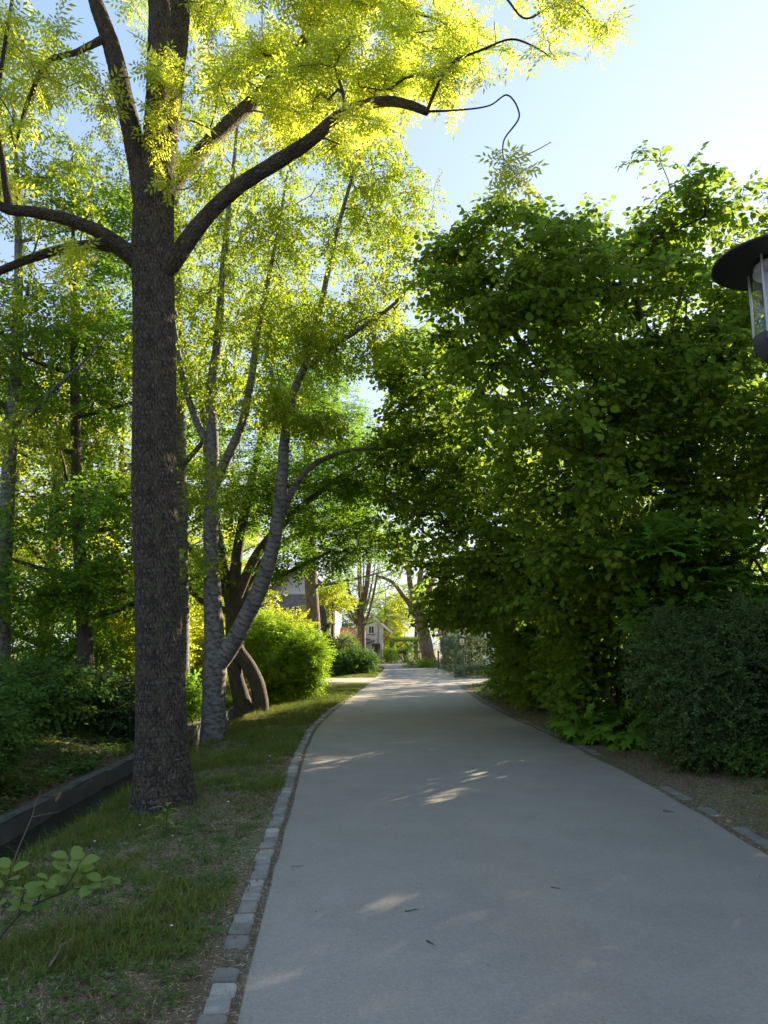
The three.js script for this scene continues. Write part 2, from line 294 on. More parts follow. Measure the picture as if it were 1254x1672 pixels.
// ------------------------------------------------------------ trees and shrubs
// stems: [{name, pts: [x, y, z, r]}] in metres; blobs: [x, y, z, rx, ry, rz, tips, how hollow]; every tip hangs on the nearest stem or branch
function plant(o) {
  const r = rng(o.seed ?? 1), base = o.base, g = thing(o.name, o.label, o.category, base, o.group), B = V(...base);
  const nodes = [];          // {p, dir, parent, r, fixed}
  const per = o.per ?? 5;
  o.stems.forEach((s, si) => {
    const geo = tubeGeo(s.pts, s.radial ?? 8, s.res ?? per, s.relief ?? (s.pts[0][3] > 0.05 ? (th, l, R, c) => R * 0.16 * (fbm3(c.x * 2 + Math.cos(th) * 0.9, c.y * 1.4, c.z * 2 + Math.sin(th) * 0.9, 3) - 0.5) : null), s.tile ?? 0.5, base);
    part(s.name ?? (si ? 'limb' : 'trunk'), geo, s.mat ?? o.bark, g);
    if (s.bare) return;
    const cur = new THREE.CatmullRomCurve3(s.pts.map((p) => V(p[0], p[1], p[2])), false, 'centripetal'), n = Math.max(4, Math.round(cur.getLength() * 2.2));
    for (let i = Math.floor(n * (s.from ?? 0.3)); i <= n; i++) { const t = i / n, f = t * (s.pts.length - 1), k = Math.min(s.pts.length - 2, Math.floor(f)); nodes.push({ p: cur.getPoint(t), d: cur.getTangent(t), parent: -1, cap: lerp(s.pts[k][3], s.pts[k + 1][3], f - k) }); }
  });
  // tips
  let tips = [];
  for (const [x, y, z, rx, ry, rz, n, hollow = 0.4] of o.blobs) {
    let got = 0, tries = 0;
    while (got < n && tries++ < n * 30) {
      const d = V(r() * 2 - 1, r() * 2 - 1, r() * 2 - 1), l = d.length(); if (l > 1 || l < hollow * Math.pow(r(), 0.5)) continue;
      const p = V(x + d.x * rx, y + d.y * ry, z + d.z * rz);
      if (p.y < (o.floor ?? base[1] + 0.25)) continue;
      const f = o.clump ?? 1.1; if (noise3(p.x * f + (o.seed ?? 0) * 3.1, p.y * f * (o.flat ?? 1.2), p.z * f) < (o.gap ?? 0.42)) continue;
      if (o.keep && !o.keep(p)) continue;
      tips.push(p); got++;
    }
  }
  const stemCount = nodes.length;
  for (const t of tips) { let m = 1e9; for (let i = 0; i < stemCount; i++) m = Math.min(m, t.distanceToSquared(nodes[i].p)); t.m = m; }
  tips.sort((a, b) => a.m - b.m);
  const paths = [], up = o.rise ?? 0.5;
  for (const t of tips) {
    let best = 0, bc = 1e9;
    for (let i = 0; i < nodes.length; i++) { const q = nodes[i].p, dy = q.y - t.y, dx = t.x - q.x, dz = t.z - q.z; const c = Math.sqrt(dx * dx + dy * dy + dz * dz) + up * Math.max(0, dy + 0.15); if (c < bc) { bc = c; best = i; } }
    const a = nodes[best], L = a.p.distanceTo(t), k = Math.max(2, Math.min(5, Math.round(L / 0.35)));
    const mid = a.p.clone().addScaledVector(a.d, L * 0.35).lerp(a.p.clone().lerp(t, 0.5), 0.5); mid.y += L * (o.arch ?? 0.06); mid.x += (r() - 0.5) * L * 0.2; mid.z += (r() - 0.5) * L * 0.2;
    const ids = [best]; let prev = best;
    for (let i = 1; i <= k; i++) {
      const s = i / k, p = a.p.clone().multiplyScalar((1 - s) * (1 - s)).addScaledVector(mid, 2 * s * (1 - s)).addScaledVector(t, s * s);
      if (i < k) { p.x += (r() - 0.5) * L * 0.07; p.y += (r() - 0.5) * L * 0.07; p.z += (r() - 0.5) * L * 0.07; }
      const d = p.clone().sub(nodes[prev].p).normalize();
      nodes.push({ p, d, parent: prev, w: 0 }); prev = nodes.length - 1; ids.push(prev);
    }
    nodes[prev].tip = true; paths.push(ids);
  }
  // branch thickness by the pipe model
  const r0 = o.twigR ?? 0.0035;
  for (let i = nodes.length - 1; i >= stemCount; i--) { const n = nodes[i]; n.w = Math.max(n.w, 0) + (n.tip ? 1 : 0); const q = nodes[n.parent]; if (n.parent >= stemCount) q.w = (q.w || 0) + Math.max(n.w, 1); }
  const rad = (i, p) => { const n = nodes[i]; return i < stemCount ? Math.min(n.cap * 0.6, r0 * Math.pow(Math.max(1, nodes[p].w), 0.45) * 1.2) : r0 * Math.pow(Math.max(1, n.w), 0.45); };
  const gs = [];
  for (const ids of paths) gs.push(tubeGeo(ids.map((i, k) => { const n = nodes[i]; return [n.p.x, n.p.y, n.p.z, k === 0 ? Math.min(rad(i, ids[1]), rad(ids[1]) * 1.25) : rad(i)]; }), o.twigSides ?? 4, 1, null, 0.5, base, false, true));
  if (gs.length) { const tw = part('twigs', mergeGeometries(gs), o.twigMat ?? M.twig, g); tw.userData.kind = 'stuff'; }
  // sprays of leaves
  const mats = [], ns = o.sprays ?? 4, droop = o.droop ?? 0.15, size = o.size ?? 1;
  for (const ids of paths) {
    const last = ids.length - 1;
    if (o.bareTwigs && r() < o.bareTwigs) continue;
    for (let s = 0; s < ns; s++) {
      const f = last * (1 - Math.pow(r(), 1.5) * (o.along ?? 0.55)), k = Math.max(1, Math.min(last, Math.ceil(f))), A = nodes[ids[k - 1]], N = nodes[ids[k]];
      const p = A.p.clone().lerp(N.p, f - (k - 1) < 0 ? 0 : Math.min(1, f - (k - 1))).sub(B);
      const d = N.d.clone().multiplyScalar(0.6).add(V((r() - 0.5) * 1.8, (r() - 0.5) * (o.spread ?? 0.7) - droop, (r() - 0.5) * 1.8));
      mats.push(frame(p, d, Yup.clone().add(V((r() - 0.5) * 0.7, 0, (r() - 0.5) * 0.7)), (r() - 0.5) * (o.roll ?? 0.9), size * (0.75 + 0.5 * r())));
    }
  }
  instanced('crown', o.geos, o.leaf, mats, g, r, o.vary ?? 0.22, o.hue ?? 0.12);
  g.userData.sprays = undefined; delete g.userData.sprays;
  return { g, mats, nodes, r };
}
// several bent stems fanning from a base
function fan(base, n, h, spreadX, spreadZ, r0, seed, lean = [0, 0]) {
  const r = rng(seed), out = [];
  for (let i = 0; i < n; i++) {
    const a = (i + r() * 0.8) / n * 6.283, k = 0.35 + 0.65 * r(), H = h * (0.65 + 0.35 * r()), ex = Math.cos(a) * spreadX * k + lean[0], ez = Math.sin(a) * spreadZ * k + lean[1], bx = Math.cos(a) * 0.28, bz = Math.sin(a) * 0.28, R = r0 * (0.6 + 0.6 * r());
    const pts = [];
    for (let j = 0; j <= 5; j++) { const t = j / 5; pts.push([base[0] + bx + ex * Math.pow(t, 1.5) + (r() - 0.5) * 0.14 * t * 2, base[1] - 0.06 + H * (t - 0.08 * t * t), base[2] + bz + ez * Math.pow(t, 1.5) + (r() - 0.5) * 0.14 * t * 2, R * (1 - 0.85 * t) + 0.004]); }
    out.push({ name: 'stem', pts, radial: 6, res: 4, from: 0.15 });
  }
  return out;
}

// ------------------------------------------------------------ ground, path, canal
const curveX = (tab) => (d) => { for (let i = 1; i < tab.length; i++) if (d <= tab[i][0]) { const t = clamp((d - tab[i - 1][0]) / (tab[i][0] - tab[i - 1][0])); return lerp(tab[i - 1][1], tab[i][1], t); } return tab[tab.length - 1][1]; };
const roadL0 = curveX([[0, -0.5], [3.65, -0.64], [5.3, -0.77], [6.9, -0.86], [8.8, -0.98], [12.2, -1.21], [15.7, -1.34], [19, -1.28], [22.2, -1.15], [28, -0.9], [35, -0.6], [42, -0.4], [56.5, 0.04], [63, -0.1], [67, -0.7], [73, -2.5], [82, -5], [98, -9]]);
const roadR0 = curveX([[0, 2.9], [6.4, 3.0], [8.4, 3.11], [11, 3.11], [14.6, 3.05], [17.6, 2.9], [22.2, 2.84], [28.8, 2.95], [32.3, 3.05], [38, 3.5], [46.5, 3.9], [60, 4.3], [77, 4.7], [98, 5.2]]);
const smooth = (f) => (d) => (f(d - 0.8) + 2 * f(d) + f(d + 0.8)) / 4;
const roadL = smooth(roadL0), roadR = smooth(roadR0);
const wallX = (d) => -3.84 - 0.032 * (d - 8.15);
const WALL = -3.9;
const warp = (c, d) => c + (wallX(d) - WALL) * step(1.4, 2.6, -c);
const unwarp = (x, d) => { let c = x; for (let i = 0; i < 6; i++) c = x - (wallX(d) - WALL) * step(1.4, 2.6, -c); return c; };
function profile(c) {
  if (c > -1.4) return 0;
  if (c > -3.0) return lerp(0, -0.16, step(1.4, 3.0, -c));
  if (c > -3.42) return lerp(-0.16, -0.5, step(3.0, 3.42, -c));
  if (c > WALL) return -0.8;
  return lerp(-0.17, 0.36, step(3.95, 6.2, -c));
}
const crossing = (x, d) => (d > 33 && d < 41 && x > -9 && x < 9) || d > 58;
function gh(x, z) {
  const d = -z, c = unwarp(x, d), w = step(0.0, 1.2, x > 0 ? x - roadR(d) : Math.min(c < -3.4 ? 1.2 : 9, roadL(d) - x));
  let y = profile(c);
  const inRoad = (x > roadL(d) - 0.02 && x < roadR(d) + 0.02) || crossing(x, d);
  if (inRoad) return -0.03;
  y += (c > -3.4 || c < -4.1 ? 1 : 0.2) * w * 0.09 * (fbm3(x * 0.8, 3, z * 0.8, 3) - 0.42);
  if (x > 3.4) y += 0.10 * step(3.4, 5, x);
  return y;
}
{
  const cols = [-160, -90, -55, -36, -26, -20, -16, -13, -11, -9.5, -8.3, -7.3, -6.6];
  for (let c = -6.2; c < -4.0; c += 0.2) cols.push(c);
  cols.push(-4.02, WALL - 0.06, WALL + 0.01, -3.75, -3.62);
  for (let c = -3.5; c < -0.4; c += 0.09) cols.push(c);
  for (let c = -0.2; c < 2.6; c += 0.5) cols.push(c);
  for (let c = 2.7; c < 5.2; c += 0.1) cols.push(c);
  cols.push(5.5, 6, 6.6, 7.5, 9, 11, 14, 18, 24, 32, 45, 70, 110, 170);
  const rows = []; for (let d = -12; d < 1; d += 2) rows.push(d); for (let d = 1.5; d < 14; d += 0.16) rows.push(d); for (let d = 14; d < 34; d += 0.4) rows.push(d); for (let d = 34; d < 70; d += 1) rows.push(d); rows.push(72, 76, 82, 90, 100, 115, 135, 160, 200, 260, 330);
  const pos = [], col = [], uv = [], idx = [], nc = cols.length;
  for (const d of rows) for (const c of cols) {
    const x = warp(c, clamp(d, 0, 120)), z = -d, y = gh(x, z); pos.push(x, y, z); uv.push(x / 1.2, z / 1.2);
    const g = fbm3(x * 0.55 + 9, 1, z * 0.55, 4), h = fbm3(x * 1.9, 7, z * 1.9 + 4, 3);
    const green = step(0.45, 0.66, g * 0.65 + h * 0.35) * 0.6, b = 0.75 + 0.5 * h;      // patches of moss and low green between dry litter
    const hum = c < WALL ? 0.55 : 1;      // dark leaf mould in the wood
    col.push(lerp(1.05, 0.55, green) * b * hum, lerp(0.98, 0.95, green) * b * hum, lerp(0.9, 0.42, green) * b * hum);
  }
  for (let j = 0; j < rows.length - 1; j++) for (let i = 0; i < nc - 1; i++) { const a = j * nc + i, b = a + nc; idx.push(a, a + 1, b, b, a + 1, b + 1); }
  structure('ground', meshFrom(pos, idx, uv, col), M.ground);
}
function ribbonSheet(L, R, d0, d1, dd, nx, y, tint) {
  const pos = [], col = [], uv = [], idx = []; let rows = 0;
  for (let d = d0; d <= d1 + 1e-6; d += dd) {
    rows++; const a = L(d), b = R(d);
    for (let i = 0; i <= nx; i++) {
      const x = lerp(a, b, i / nx), e = i === 0 || i === nx ? (fbm3(x * 3, 2, d * 4, 3) - 0.5) * 0.03 : 0;
      pos.push(x + e, y + 0.012 * Math.sin(Math.PI * i / nx), -d); uv.push(x / 2, -d / 2);
      const f = fbm3(x * 0.35 + 3, 5, d * 0.12, 4), g = fbm3(x * 2.2, 9, d * 0.8 + 2, 3), s = fbm3(x * 1.1 + 31, 2, d * 0.09, 3);      // dust dragged along the way by wheels, old patches
      const k = tint * (0.86 + 0.30 * f + 0.10 * (g - 0.5)), w = step(0.48, 0.66, s * 0.7 + g * 0.3);
      col.push(k * lerp(0.385, 0.40, w), k * lerp(0.335, 0.338, w), k * lerp(0.28, 0.268, w));
    }
  }
  for (let j = 0; j < rows - 1; j++) for (let i = 0; i < nx; i++) { const a = j * (nx + 1) + i, b = a + nx + 1; idx.push(a, a + 1, b, b, a + 1, b + 1); }
  return meshFrom(pos, idx, uv, col);
}
structure('path', ribbonSheet(roadL, roadR, -6, 92, 0.25, 26, 0.0, 1), M.asphalt);
{
  const L = ribbonSheet((d) => -8.5, (d) => roadL(d) - 0.01, 35.4, 40.2, 0.4, 12, -0.006, 1.06);
  structure('side_path', L, M.asphalt);
  const R = ribbonSheet((d) => roadR(d) + 0.01, (d) => 9, 32.6, 40.0, 0.4, 12, -0.006, 1.04);
  structure('side_path', R, M.asphalt);
}
// a joint where the newer asphalt begins
{
  const pos = [], idx = []; for (let i = 0; i <= 40; i++) { const t = i / 40, d = lerp(29.6, 30.4, t) + (fbm3(t * 9, 1, 2, 3) - 0.5) * 0.25, x = lerp(roadL(30) + 0.05, roadR(30) - 0.03, t), w = 0.035 + 0.05 * noise3(t * 14, 2, 2); const y = 0.006 + 0.012 * Math.sin(Math.PI * t); pos.push(x, y, -d, x, y, -d - w); if (i) { const a = i * 2 - 2; idx.push(a, a + 2, a + 1, a + 1, a + 2, a + 3); } }
  structure('asphalt_joint', meshFrom(pos, idx), std({ color: rgb(0.075, 0.072, 0.07) }));
}
// canal: water, far wall of concrete slabs, bed
{
  const pos = [], idx = [], uv = []; let k = 0;
  for (let d = 1; d <= 60; d += 0.5, k++) { const w = wallX(d); pos.push(w - 0.02, -0.37, -d, w + 0.62, -0.37, -d); uv.push(0, d / 1.5, 0.43, d / 1.5); if (k) { const a = k * 2 - 2; idx.push(a, a + 1, a + 2, a + 2, a + 1, a + 3); } }
  structure('canal_water', meshFrom(pos, idx, uv), std({ color: rgb(0.016, 0.019, 0.010), roughness: 0.06, bumpMap: texture(256, 256, (u, v) => grey(tfbm(u, v, 5, 7, 7, 3))), bumpScale: 0.012 }));
  const conc = texture(512, 512, (u, v) => { const f = tfbm(u, v, 5, 5, 201, 5), g = tnoise(u, v, 200, 200, 202), m = step(0.52, 0.66, tfbm(u, v, 4, 6, 205, 4)); const k = 0.55 + 0.7 * f + 0.2 * (g - 0.5); return S3(lerp(0.10 * k, 0.03, m * 0.85), lerp(0.092 * k, 0.034, m * 0.85), lerp(0.08 * k, 0.017, m * 0.85)); }, true);
  M.concrete = std({ map: conc, bumpMap: conc, bumpScale: 0.01 });
  const wall = structure('canal_wall'), r = rng(5);
  for (let d = 3.5; d < 48; d += 2.0) {
    const x = wallX(d + 1), g = boxGeo(0.15, 0.75, 1.98, 0, 0, 0); const m = part('wall_slab', g, M.concrete, wall);
    m.position.set(x - 0.075 + (r() - 0.5) * 0.02, -0.145 - 0.375 + (r() - 0.5) * 0.02, -d - 1); m.rotation.y = 0.03; m.rotation.z = (r() - 0.5) * 0.02;
  }
}
// granite setts along the path
function settGeo(seed) {
  const r = rng(seed), pos = [], idx = [], c = 0.10, j = () => (r() - 0.5) * 0.06;
  const ring = (y, k) => { const o = []; for (const [x, z] of [[-1, -1 + c * 2], [-1 + c * 2, -1], [1 - c * 2, -1], [1, -1 + c * 2], [1, 1 - c * 2], [1 - c * 2, 1], [-1 + c * 2, 1], [-1, 1 - c * 2]]) { o.push(pos.length / 3); pos.push(x * k * 0.5 + j() * 0.5, y + (y > 0.8 ? j() : 0), z * k * 0.5 + j() * 0.5); } return o; };
  const A = ring(-0.4, 1), B = ring(0.82, 1), C = ring(1, 0.88);
  for (const [p, q] of [[A, B], [B, C]]) for (let i = 0; i < 8; i++) { const n = (i + 1) % 8; idx.push(p[i], q[i], p[n], p[n], q[i], q[n]); }
  const m = pos.length / 3; pos.push(0, 1.0 + j(), 0); for (let i = 0; i < 8; i++) idx.push(C[i], m, C[(i + 1) % 8]);
  const uv = []; for (let i = 0; i < pos.length; i += 3) uv.push(pos[i] * 0.4 + seed * 0.37, pos[i + 2] * 0.4 + seed * 0.21);
  const g = meshFrom(pos, idx, uv).toNonIndexed(); g.computeVertexNormals(); return g;
}
const setts = [1, 2, 3, 4, 5, 6].map(settGeo);
const settMap = texture(512, 512, (u, v) => { const f = tfbm(u, v, 6, 6, 211, 5), g = tnoise(u, v, 180, 180, 212), h = tnoise(u, v, 90, 90, 214); const k = 0.6 + 0.6 * f + 0.4 * (g - 0.5) + 0.25 * (h - 0.5); return S3(0.37 * k, 0.335 * k, 0.285 * k); }, true);
M.setts = [1.15, 0.95, 0.78, 0.62].map((k) => std({ map: settMap, bumpMap: settMap, bumpScale: 0.012, color: rgb(k, k * 0.99, k * 0.95), roughness: 0.9 }));
{
  const r = rng(42), row = structure('sett_border');
  for (let d = 2.2; d < 26;) {
    const len = 0.12 + r() * 0.09, w = 0.105 + r() * 0.025, skip = d > 4.1 && d < 4.42;
    if (!skip) {
      const m = part('sett', setts[Math.floor(r() * 6)], M.setts[Math.floor(r() * 4)], row), dx = roadL(d + 0.3) - roadL(d - 0.3);
      m.scale.set(w, 0.05, len - 0.022); m.position.set(roadL(d + len / 2) - 0.03 - w / 2 + (r() - 0.5) * 0.015, -0.038 + r() * 0.016, -d - len / 2); m.rotation.set((r() - 0.5) * 0.09, Math.atan2(dx, 0.6) * -1 + (r() - 0.5) * 0.06, (r() - 0.5) * 0.06);
    }
    d += len;
  }
  const rowR = structure('sett_border');
  for (let d = 4.2; d < 27;) {
    const len = 0.12 + r() * 0.1, w = 0.11 + r() * 0.03;
    if (noise3(d * 2.4, 4, 1) > 0.48) {
      const m = part('sett', setts[Math.floor(r() * 6)], M.setts[3], rowR);
      m.scale.set(w, 0.05, len - 0.008); m.position.set(roadR(d + len / 2) + 0.05 + w / 2 + (r() - 0.5) * 0.02, -0.049 + r() * 0.012, -d - len / 2); m.rotation.set((r() - 0.5) * 0.04, (r() - 0.5) * 0.06, (r() - 0.5) * 0.06);
    }
    d += len;
  }
  // earth in the joint between setts and asphalt
  for (const [f, a, b, d1] of [[roadL, -0.16, 0.012, 27], [roadR, -0.02, 0.22, 31]]) {
    const pos = [], idx = [], uv = []; let k = 0;
    for (let d = 2; d <= d1; d += 0.12, k++) { const e = (noise3(d * 3, 1, a * 9) - 0.5) * 0.03, q = (noise3(d * 2.3, 5, b * 9) - 0.5) * 0.05; pos.push(f(d) + a + q, 0.001, -d, f(d) + (a + b) / 2, 0.003, -d, f(d) + b + e * 0.6, a < -0.1 ? 0.0035 : 0.002, -d); uv.push(0, d / 1.2, 0.09, d / 1.2, 0.18, d / 1.2); if (k) { const i = k * 3 - 3; idx.push(i, i + 1, i + 3, i + 3, i + 1, i + 4, i + 1, i + 2, i + 4, i + 4, i + 2, i + 5); } }
    structure('joint_earth', meshFrom(pos, idx, uv), M.dirt);
  }
}
// grass, straw and litter
{
  const blade = (h, w, lean, yaw, x, z) => { const c = Math.cos(yaw), s = Math.sin(yaw), p = []; for (const [t, k] of [[0, 1], [0.55, 0.8], [1, 0]]) { const f = lean * h * t * t, y = h * (t - 0.25 * lean * t * t); if (k) p.push(x + c * f - s * w * k, y, z + s * f + c * w * k, x + c * f + s * w * k, y, z + s * f - c * w * k); else p.push(x + c * f, y, z + s * f); } return meshFrom(p, [0, 1, 2, 1, 3, 2, 2, 3, 4]); };
  const tuft = (seed, n, h, sp, w) => { const r = rng(seed), gs = []; for (let i = 0; i < n; i++) { const a = r() * 6.283, q = Math.sqrt(r()) * sp; gs.push(blade(h * (0.45 + 0.75 * r()), w * (0.6 + 0.6 * r()), 0.3 + r() * 1.1, r() * 6.283, Math.cos(a) * q, Math.sin(a) * q)); } return mergeGeometries(gs); };
  const short = [1, 2, 3].map((s) => tuft(s, 12, 0.045, 0.06, 0.002)), long = [4, 5, 6].map((s) => tuft(s, 11, 0.17, 0.05, 0.0026)), far = [7, 8].map((s) => tuft(s, 16, 0.12, 0.16, 0.007));
  const clover = [11, 12].map((s) => { const r = rng(s), gs = []; for (let i = 0; i < 9; i++) gs.push(place(leafGeo(0.024, 0.022, { rows: [[0.5, 1]], droop: 0.2 }), (r() - 0.5) * 0.1, 0.012 + r() * 0.03, (r() - 0.5) * 0.1, r() * 6.3, 0.1, 0)); return mergeGeometries(gs); });
  const r = rng(314), S = [], Lg = [], Fr = [], St = [], Cl = [], Dl = [], Ld = [];
  const at = (x, z, s, dy = 0, tilt = 0.25) => { const m = new THREE.Matrix4().makeRotationFromEuler(new THREE.Euler((r() - 0.5) * tilt, r() * 6.283, (r() - 0.5) * tilt)); m.scale(V(s, s * (0.7 + 0.6 * r()), s)); m.setPosition(x, gh(x, z) + dy, z); return m; };
  const edgeClear = (x, d) => x < roadL(d) - 0.13 - 0.16 * noise3(d * 1.7, 2, 5) || x > roadR(d) + 0.2 + 0.2 * noise3(d * 1.3, 3, 5);
  for (let i = 0; i < 64000; i++) {       // near lawn between path and canal
    const d = 1.6 + Math.pow(r(), 1.6) * 26, w = wallX(d), x = lerp(w + 0.5, roadL(d) - 0.1, r()); if (!edgeClear(x, d)) continue;
    const bare = fbm3(x * 1.5 + 40, 2, d * 1.3, 3), big = fbm3(x * 0.8 + 3, 8, d * 0.7, 3), bank = step(0.75, 0.25, x - w - 0.4);
    const dens = Math.max(step(0.47, 0.66, bare) * (d < 9 ? 0.8 : 1), bank * 0.8, d > 9 ? step(0.36, 0.56, bare) * 0.9 : 0);
    if (r() < dens * 0.9) { S.push(at(x, -d, 0.55 + 0.75 * r() * (0.6 + dens))); if (r() < 0.10 * step(0.48, 0.66, big) + bank * 0.28 || (d > 9 && r() < 0.12)) Lg.push(at(x, -d, 0.45 + 0.65 * r())); }
    else if (r() < 0.14) Cl.push(at(x, -d, 0.6 + 0.6 * r()));
    if (r() < 0.26 * (1.2 - dens)) St.push(at(x, -d, 0.35 + 0.5 * r(), 0, 2.4));
    if (r() < 0.09 * (1.2 - dens)) Dl.push(at(x, -d, 0.3 + 0.6 * r() * r() + 0.1, 0.006, 0.9));
  }
  for (let i = 0; i < 900; i++) { const d = 2.4 + Math.pow(r(), 1.4) * 18, x = roadL(d) - 0.17 + r() * 0.2; const m = at(x, -d, 0.2 + 0.3 * r(), 0, 2.6); m.elements[13] = 0.012; (r() < 0.7 ? St : Dl).push(m); }
  for (let i = 0; i < 15000; i++) {       // dry verge under the hazels
    const d = 3.5 + Math.pow(r(), 1.2) * 25, x = roadR(d) + 0.12 + r() * (2.3 - 0.03 * d); if (!edgeClear(x, d)) continue;
    const n = fbm3(x * 1.4 + 11, 6, d * 1.2, 3), s = x - roadR(d);
    if (r() < step(0.42, 0.62, n) * 0.55 * step(1.9, 0.8, s)) S.push(at(x, -d, 0.4 + 0.6 * r()));
    if (r() < 0.35) St.push(at(x, -d, 0.35 + 0.4 * r(), 0, 2.6));
    if (r() < 0.16) Dl.push(at(x, -d, 0.3 + 0.6 * r() * r() + 0.1, 0.006, 0.9));
    if (s > 0.9 && r() < 0.12) Cl.push(at(x, -d, 0.8 + 0.9 * r()));
  }
  for (let i = 0; i < 9000; i++) {        // lawn further up on the left and round the far trees
    const d = 22 + r() * 38, x = r() < 0.85 ? roadL(d) - 0.12 - Math.pow(r(), 1.4) * 5.5 : roadR(d) + 0.25 + r() * 3; if (crossing(x, d) || x < wallX(d) + 0.55) continue;
    Fr.push(at(x, -d, 0.55 + 0.6 * r()));
  }
  for (let i = 0; i < 900; i++) { const d = 60 + r() * 14, x = 4.3 + r() * 3 + (d - 60) * 0.03; Fr.push(at(x, -d, 0.6 + 0.6 * r(), 0.03)); }
  for (let i = 0; i < 12000; i++) {        // bank beyond the canal: low green plants and dead leaves
    const d = 5 + Math.pow(r(), 1.2) * 26, x = wallX(d) - 0.25 - Math.pow(r(), 1.3) * 3.6, n = fbm3(x * 1.3, 4, d * 1.1 + 8, 3);
    if (r() < step(0.45, 0.6, n) * 0.5) Lg.push(at(x, -d, 0.4 + 0.6 * r()));
    if (r() < 0.45) Cl.push(at(x, -d, 1.2 + 1.8 * r()));
    if (r() < 0.6) Dl.push(at(x, -d, 0.7 + 1.1 * r(), 0.008, 1.2));
  }
  const G = (name, geos, mat, mats, v, h) => { const lists = geos.map(() => []); mats.forEach((m) => lists[Math.floor(r() * geos.length)].push(m)); lists.forEach((l, k) => { if (!l.length) return; const im = new THREE.InstancedMesh(geos[k], mat, l.length), c = new THREE.Color(); l.forEach((m, i) => { im.setMatrixAt(i, m); const b = 1 + (r() - 0.5) * 2 * v, q = (r() - 0.3) * h; im.setColorAt(i, c.setRGB(b * (1 + q), b, b)); }); im.name = numbered(name); im.userData = { kind: 'stuff', label: { short_grass: 'short patchy grass on the verges of the path', long_grass: 'taller grass tufts along the canal banks', far_grass: 'lawn grass beside the far part of the path', dry_straw: 'dry straw and stalk bits on the ground', low_weeds: 'small round leaved weeds among the grass', dead_leaves: 'curled brown dead leaves lying on the ground' }[name], category: name.replace('_', ' ') }; im.castShadow = im.receiveShadow = true; scene.add(im); }); };
  G('short_grass', short, M.grass, S, 0.42, 0.5); G('long_grass', long, M.grass, Lg, 0.3, 0.5); G('far_grass', far, M.grass, Fr, 0.25, 0.3); G('dry_straw', [short[0]], M.straw, St, 0.35, 0.2); G('low_weeds', clover, M.hedgeLeaf, Cl, 0.3, 0.2);
  const curl = [1, 2, 3].map((s) => leafGeo(0.05, 0.03, { rows: [[0.4, 1.0], [0.75, 0.7]], fold: 0.5 + 0.2 * s, droop: -0.5 }));
  G('dead_leaves', curl, M.deadLeaf, Dl, 0.4, 0.3);
  const daisy = new THREE.CircleGeometry(0.011, 7).rotateX(-Math.PI / 2), da = []; for (let i = 0; i < 70; i++) { const d = 4 + r() * 24, x = lerp(wallX(d) + 0.8, roadL(d) - 0.3, r()); da.push(at(x, -d, 0.8 + 0.6 * r(), 0.05, 0.8)); }
  const dm = new THREE.InstancedMesh(daisy, std({ color: rgb(0.75, 0.75, 0.7), side: THREE.DoubleSide }), da.length); da.forEach((m, i) => dm.setMatrixAt(i, m)); dm.name = 'daisies'; dm.userData = { kind: 'stuff', label: 'tiny white daisy heads scattered through the grass', category: 'flowers' }; scene.add(dm);
  // grit and bud scales scattered over the asphalt
  const gr = []; for (let i = 0; i < 1700; i++) { const d = 2 + Math.pow(r(), 1.3) * 26, t = r(), x = lerp(roadL(d), roadR(d), r() < 0.35 ? Math.pow(r(), 3) * (r() < 0.5 ? 1 : -1) + (r() < 0.5 ? 0 : 1) : t); if (x < roadL(d) + 0.03 || x > roadR(d) - 0.03) continue; const f = (x - roadL(d)) / (roadR(d) - roadL(d)); const m = new THREE.Matrix4().makeRotationFromEuler(new THREE.Euler((r() - 0.5) * 0.6, r() * 6.28, (r() - 0.5) * 0.6)); const s = 0.10 + 0.30 * r() * r() * r(); m.scale(V(s, s, s)); m.setPosition(x, 0.006 + 0.012 * Math.sin(Math.PI * f), -d); gr.push(m); }
  const im = new THREE.InstancedMesh(curl[0], std({ color: rgb(0.07, 0.055, 0.04) }), gr.length); gr.forEach((m, i) => im.setMatrixAt(i, m)); im.name = 'path_litter'; im.userData = { kind: 'stuff', label: 'bud scales and crumbs scattered over the asphalt path', category: 'litter' }; im.castShadow = im.receiveShadow = true; scene.add(im);
}

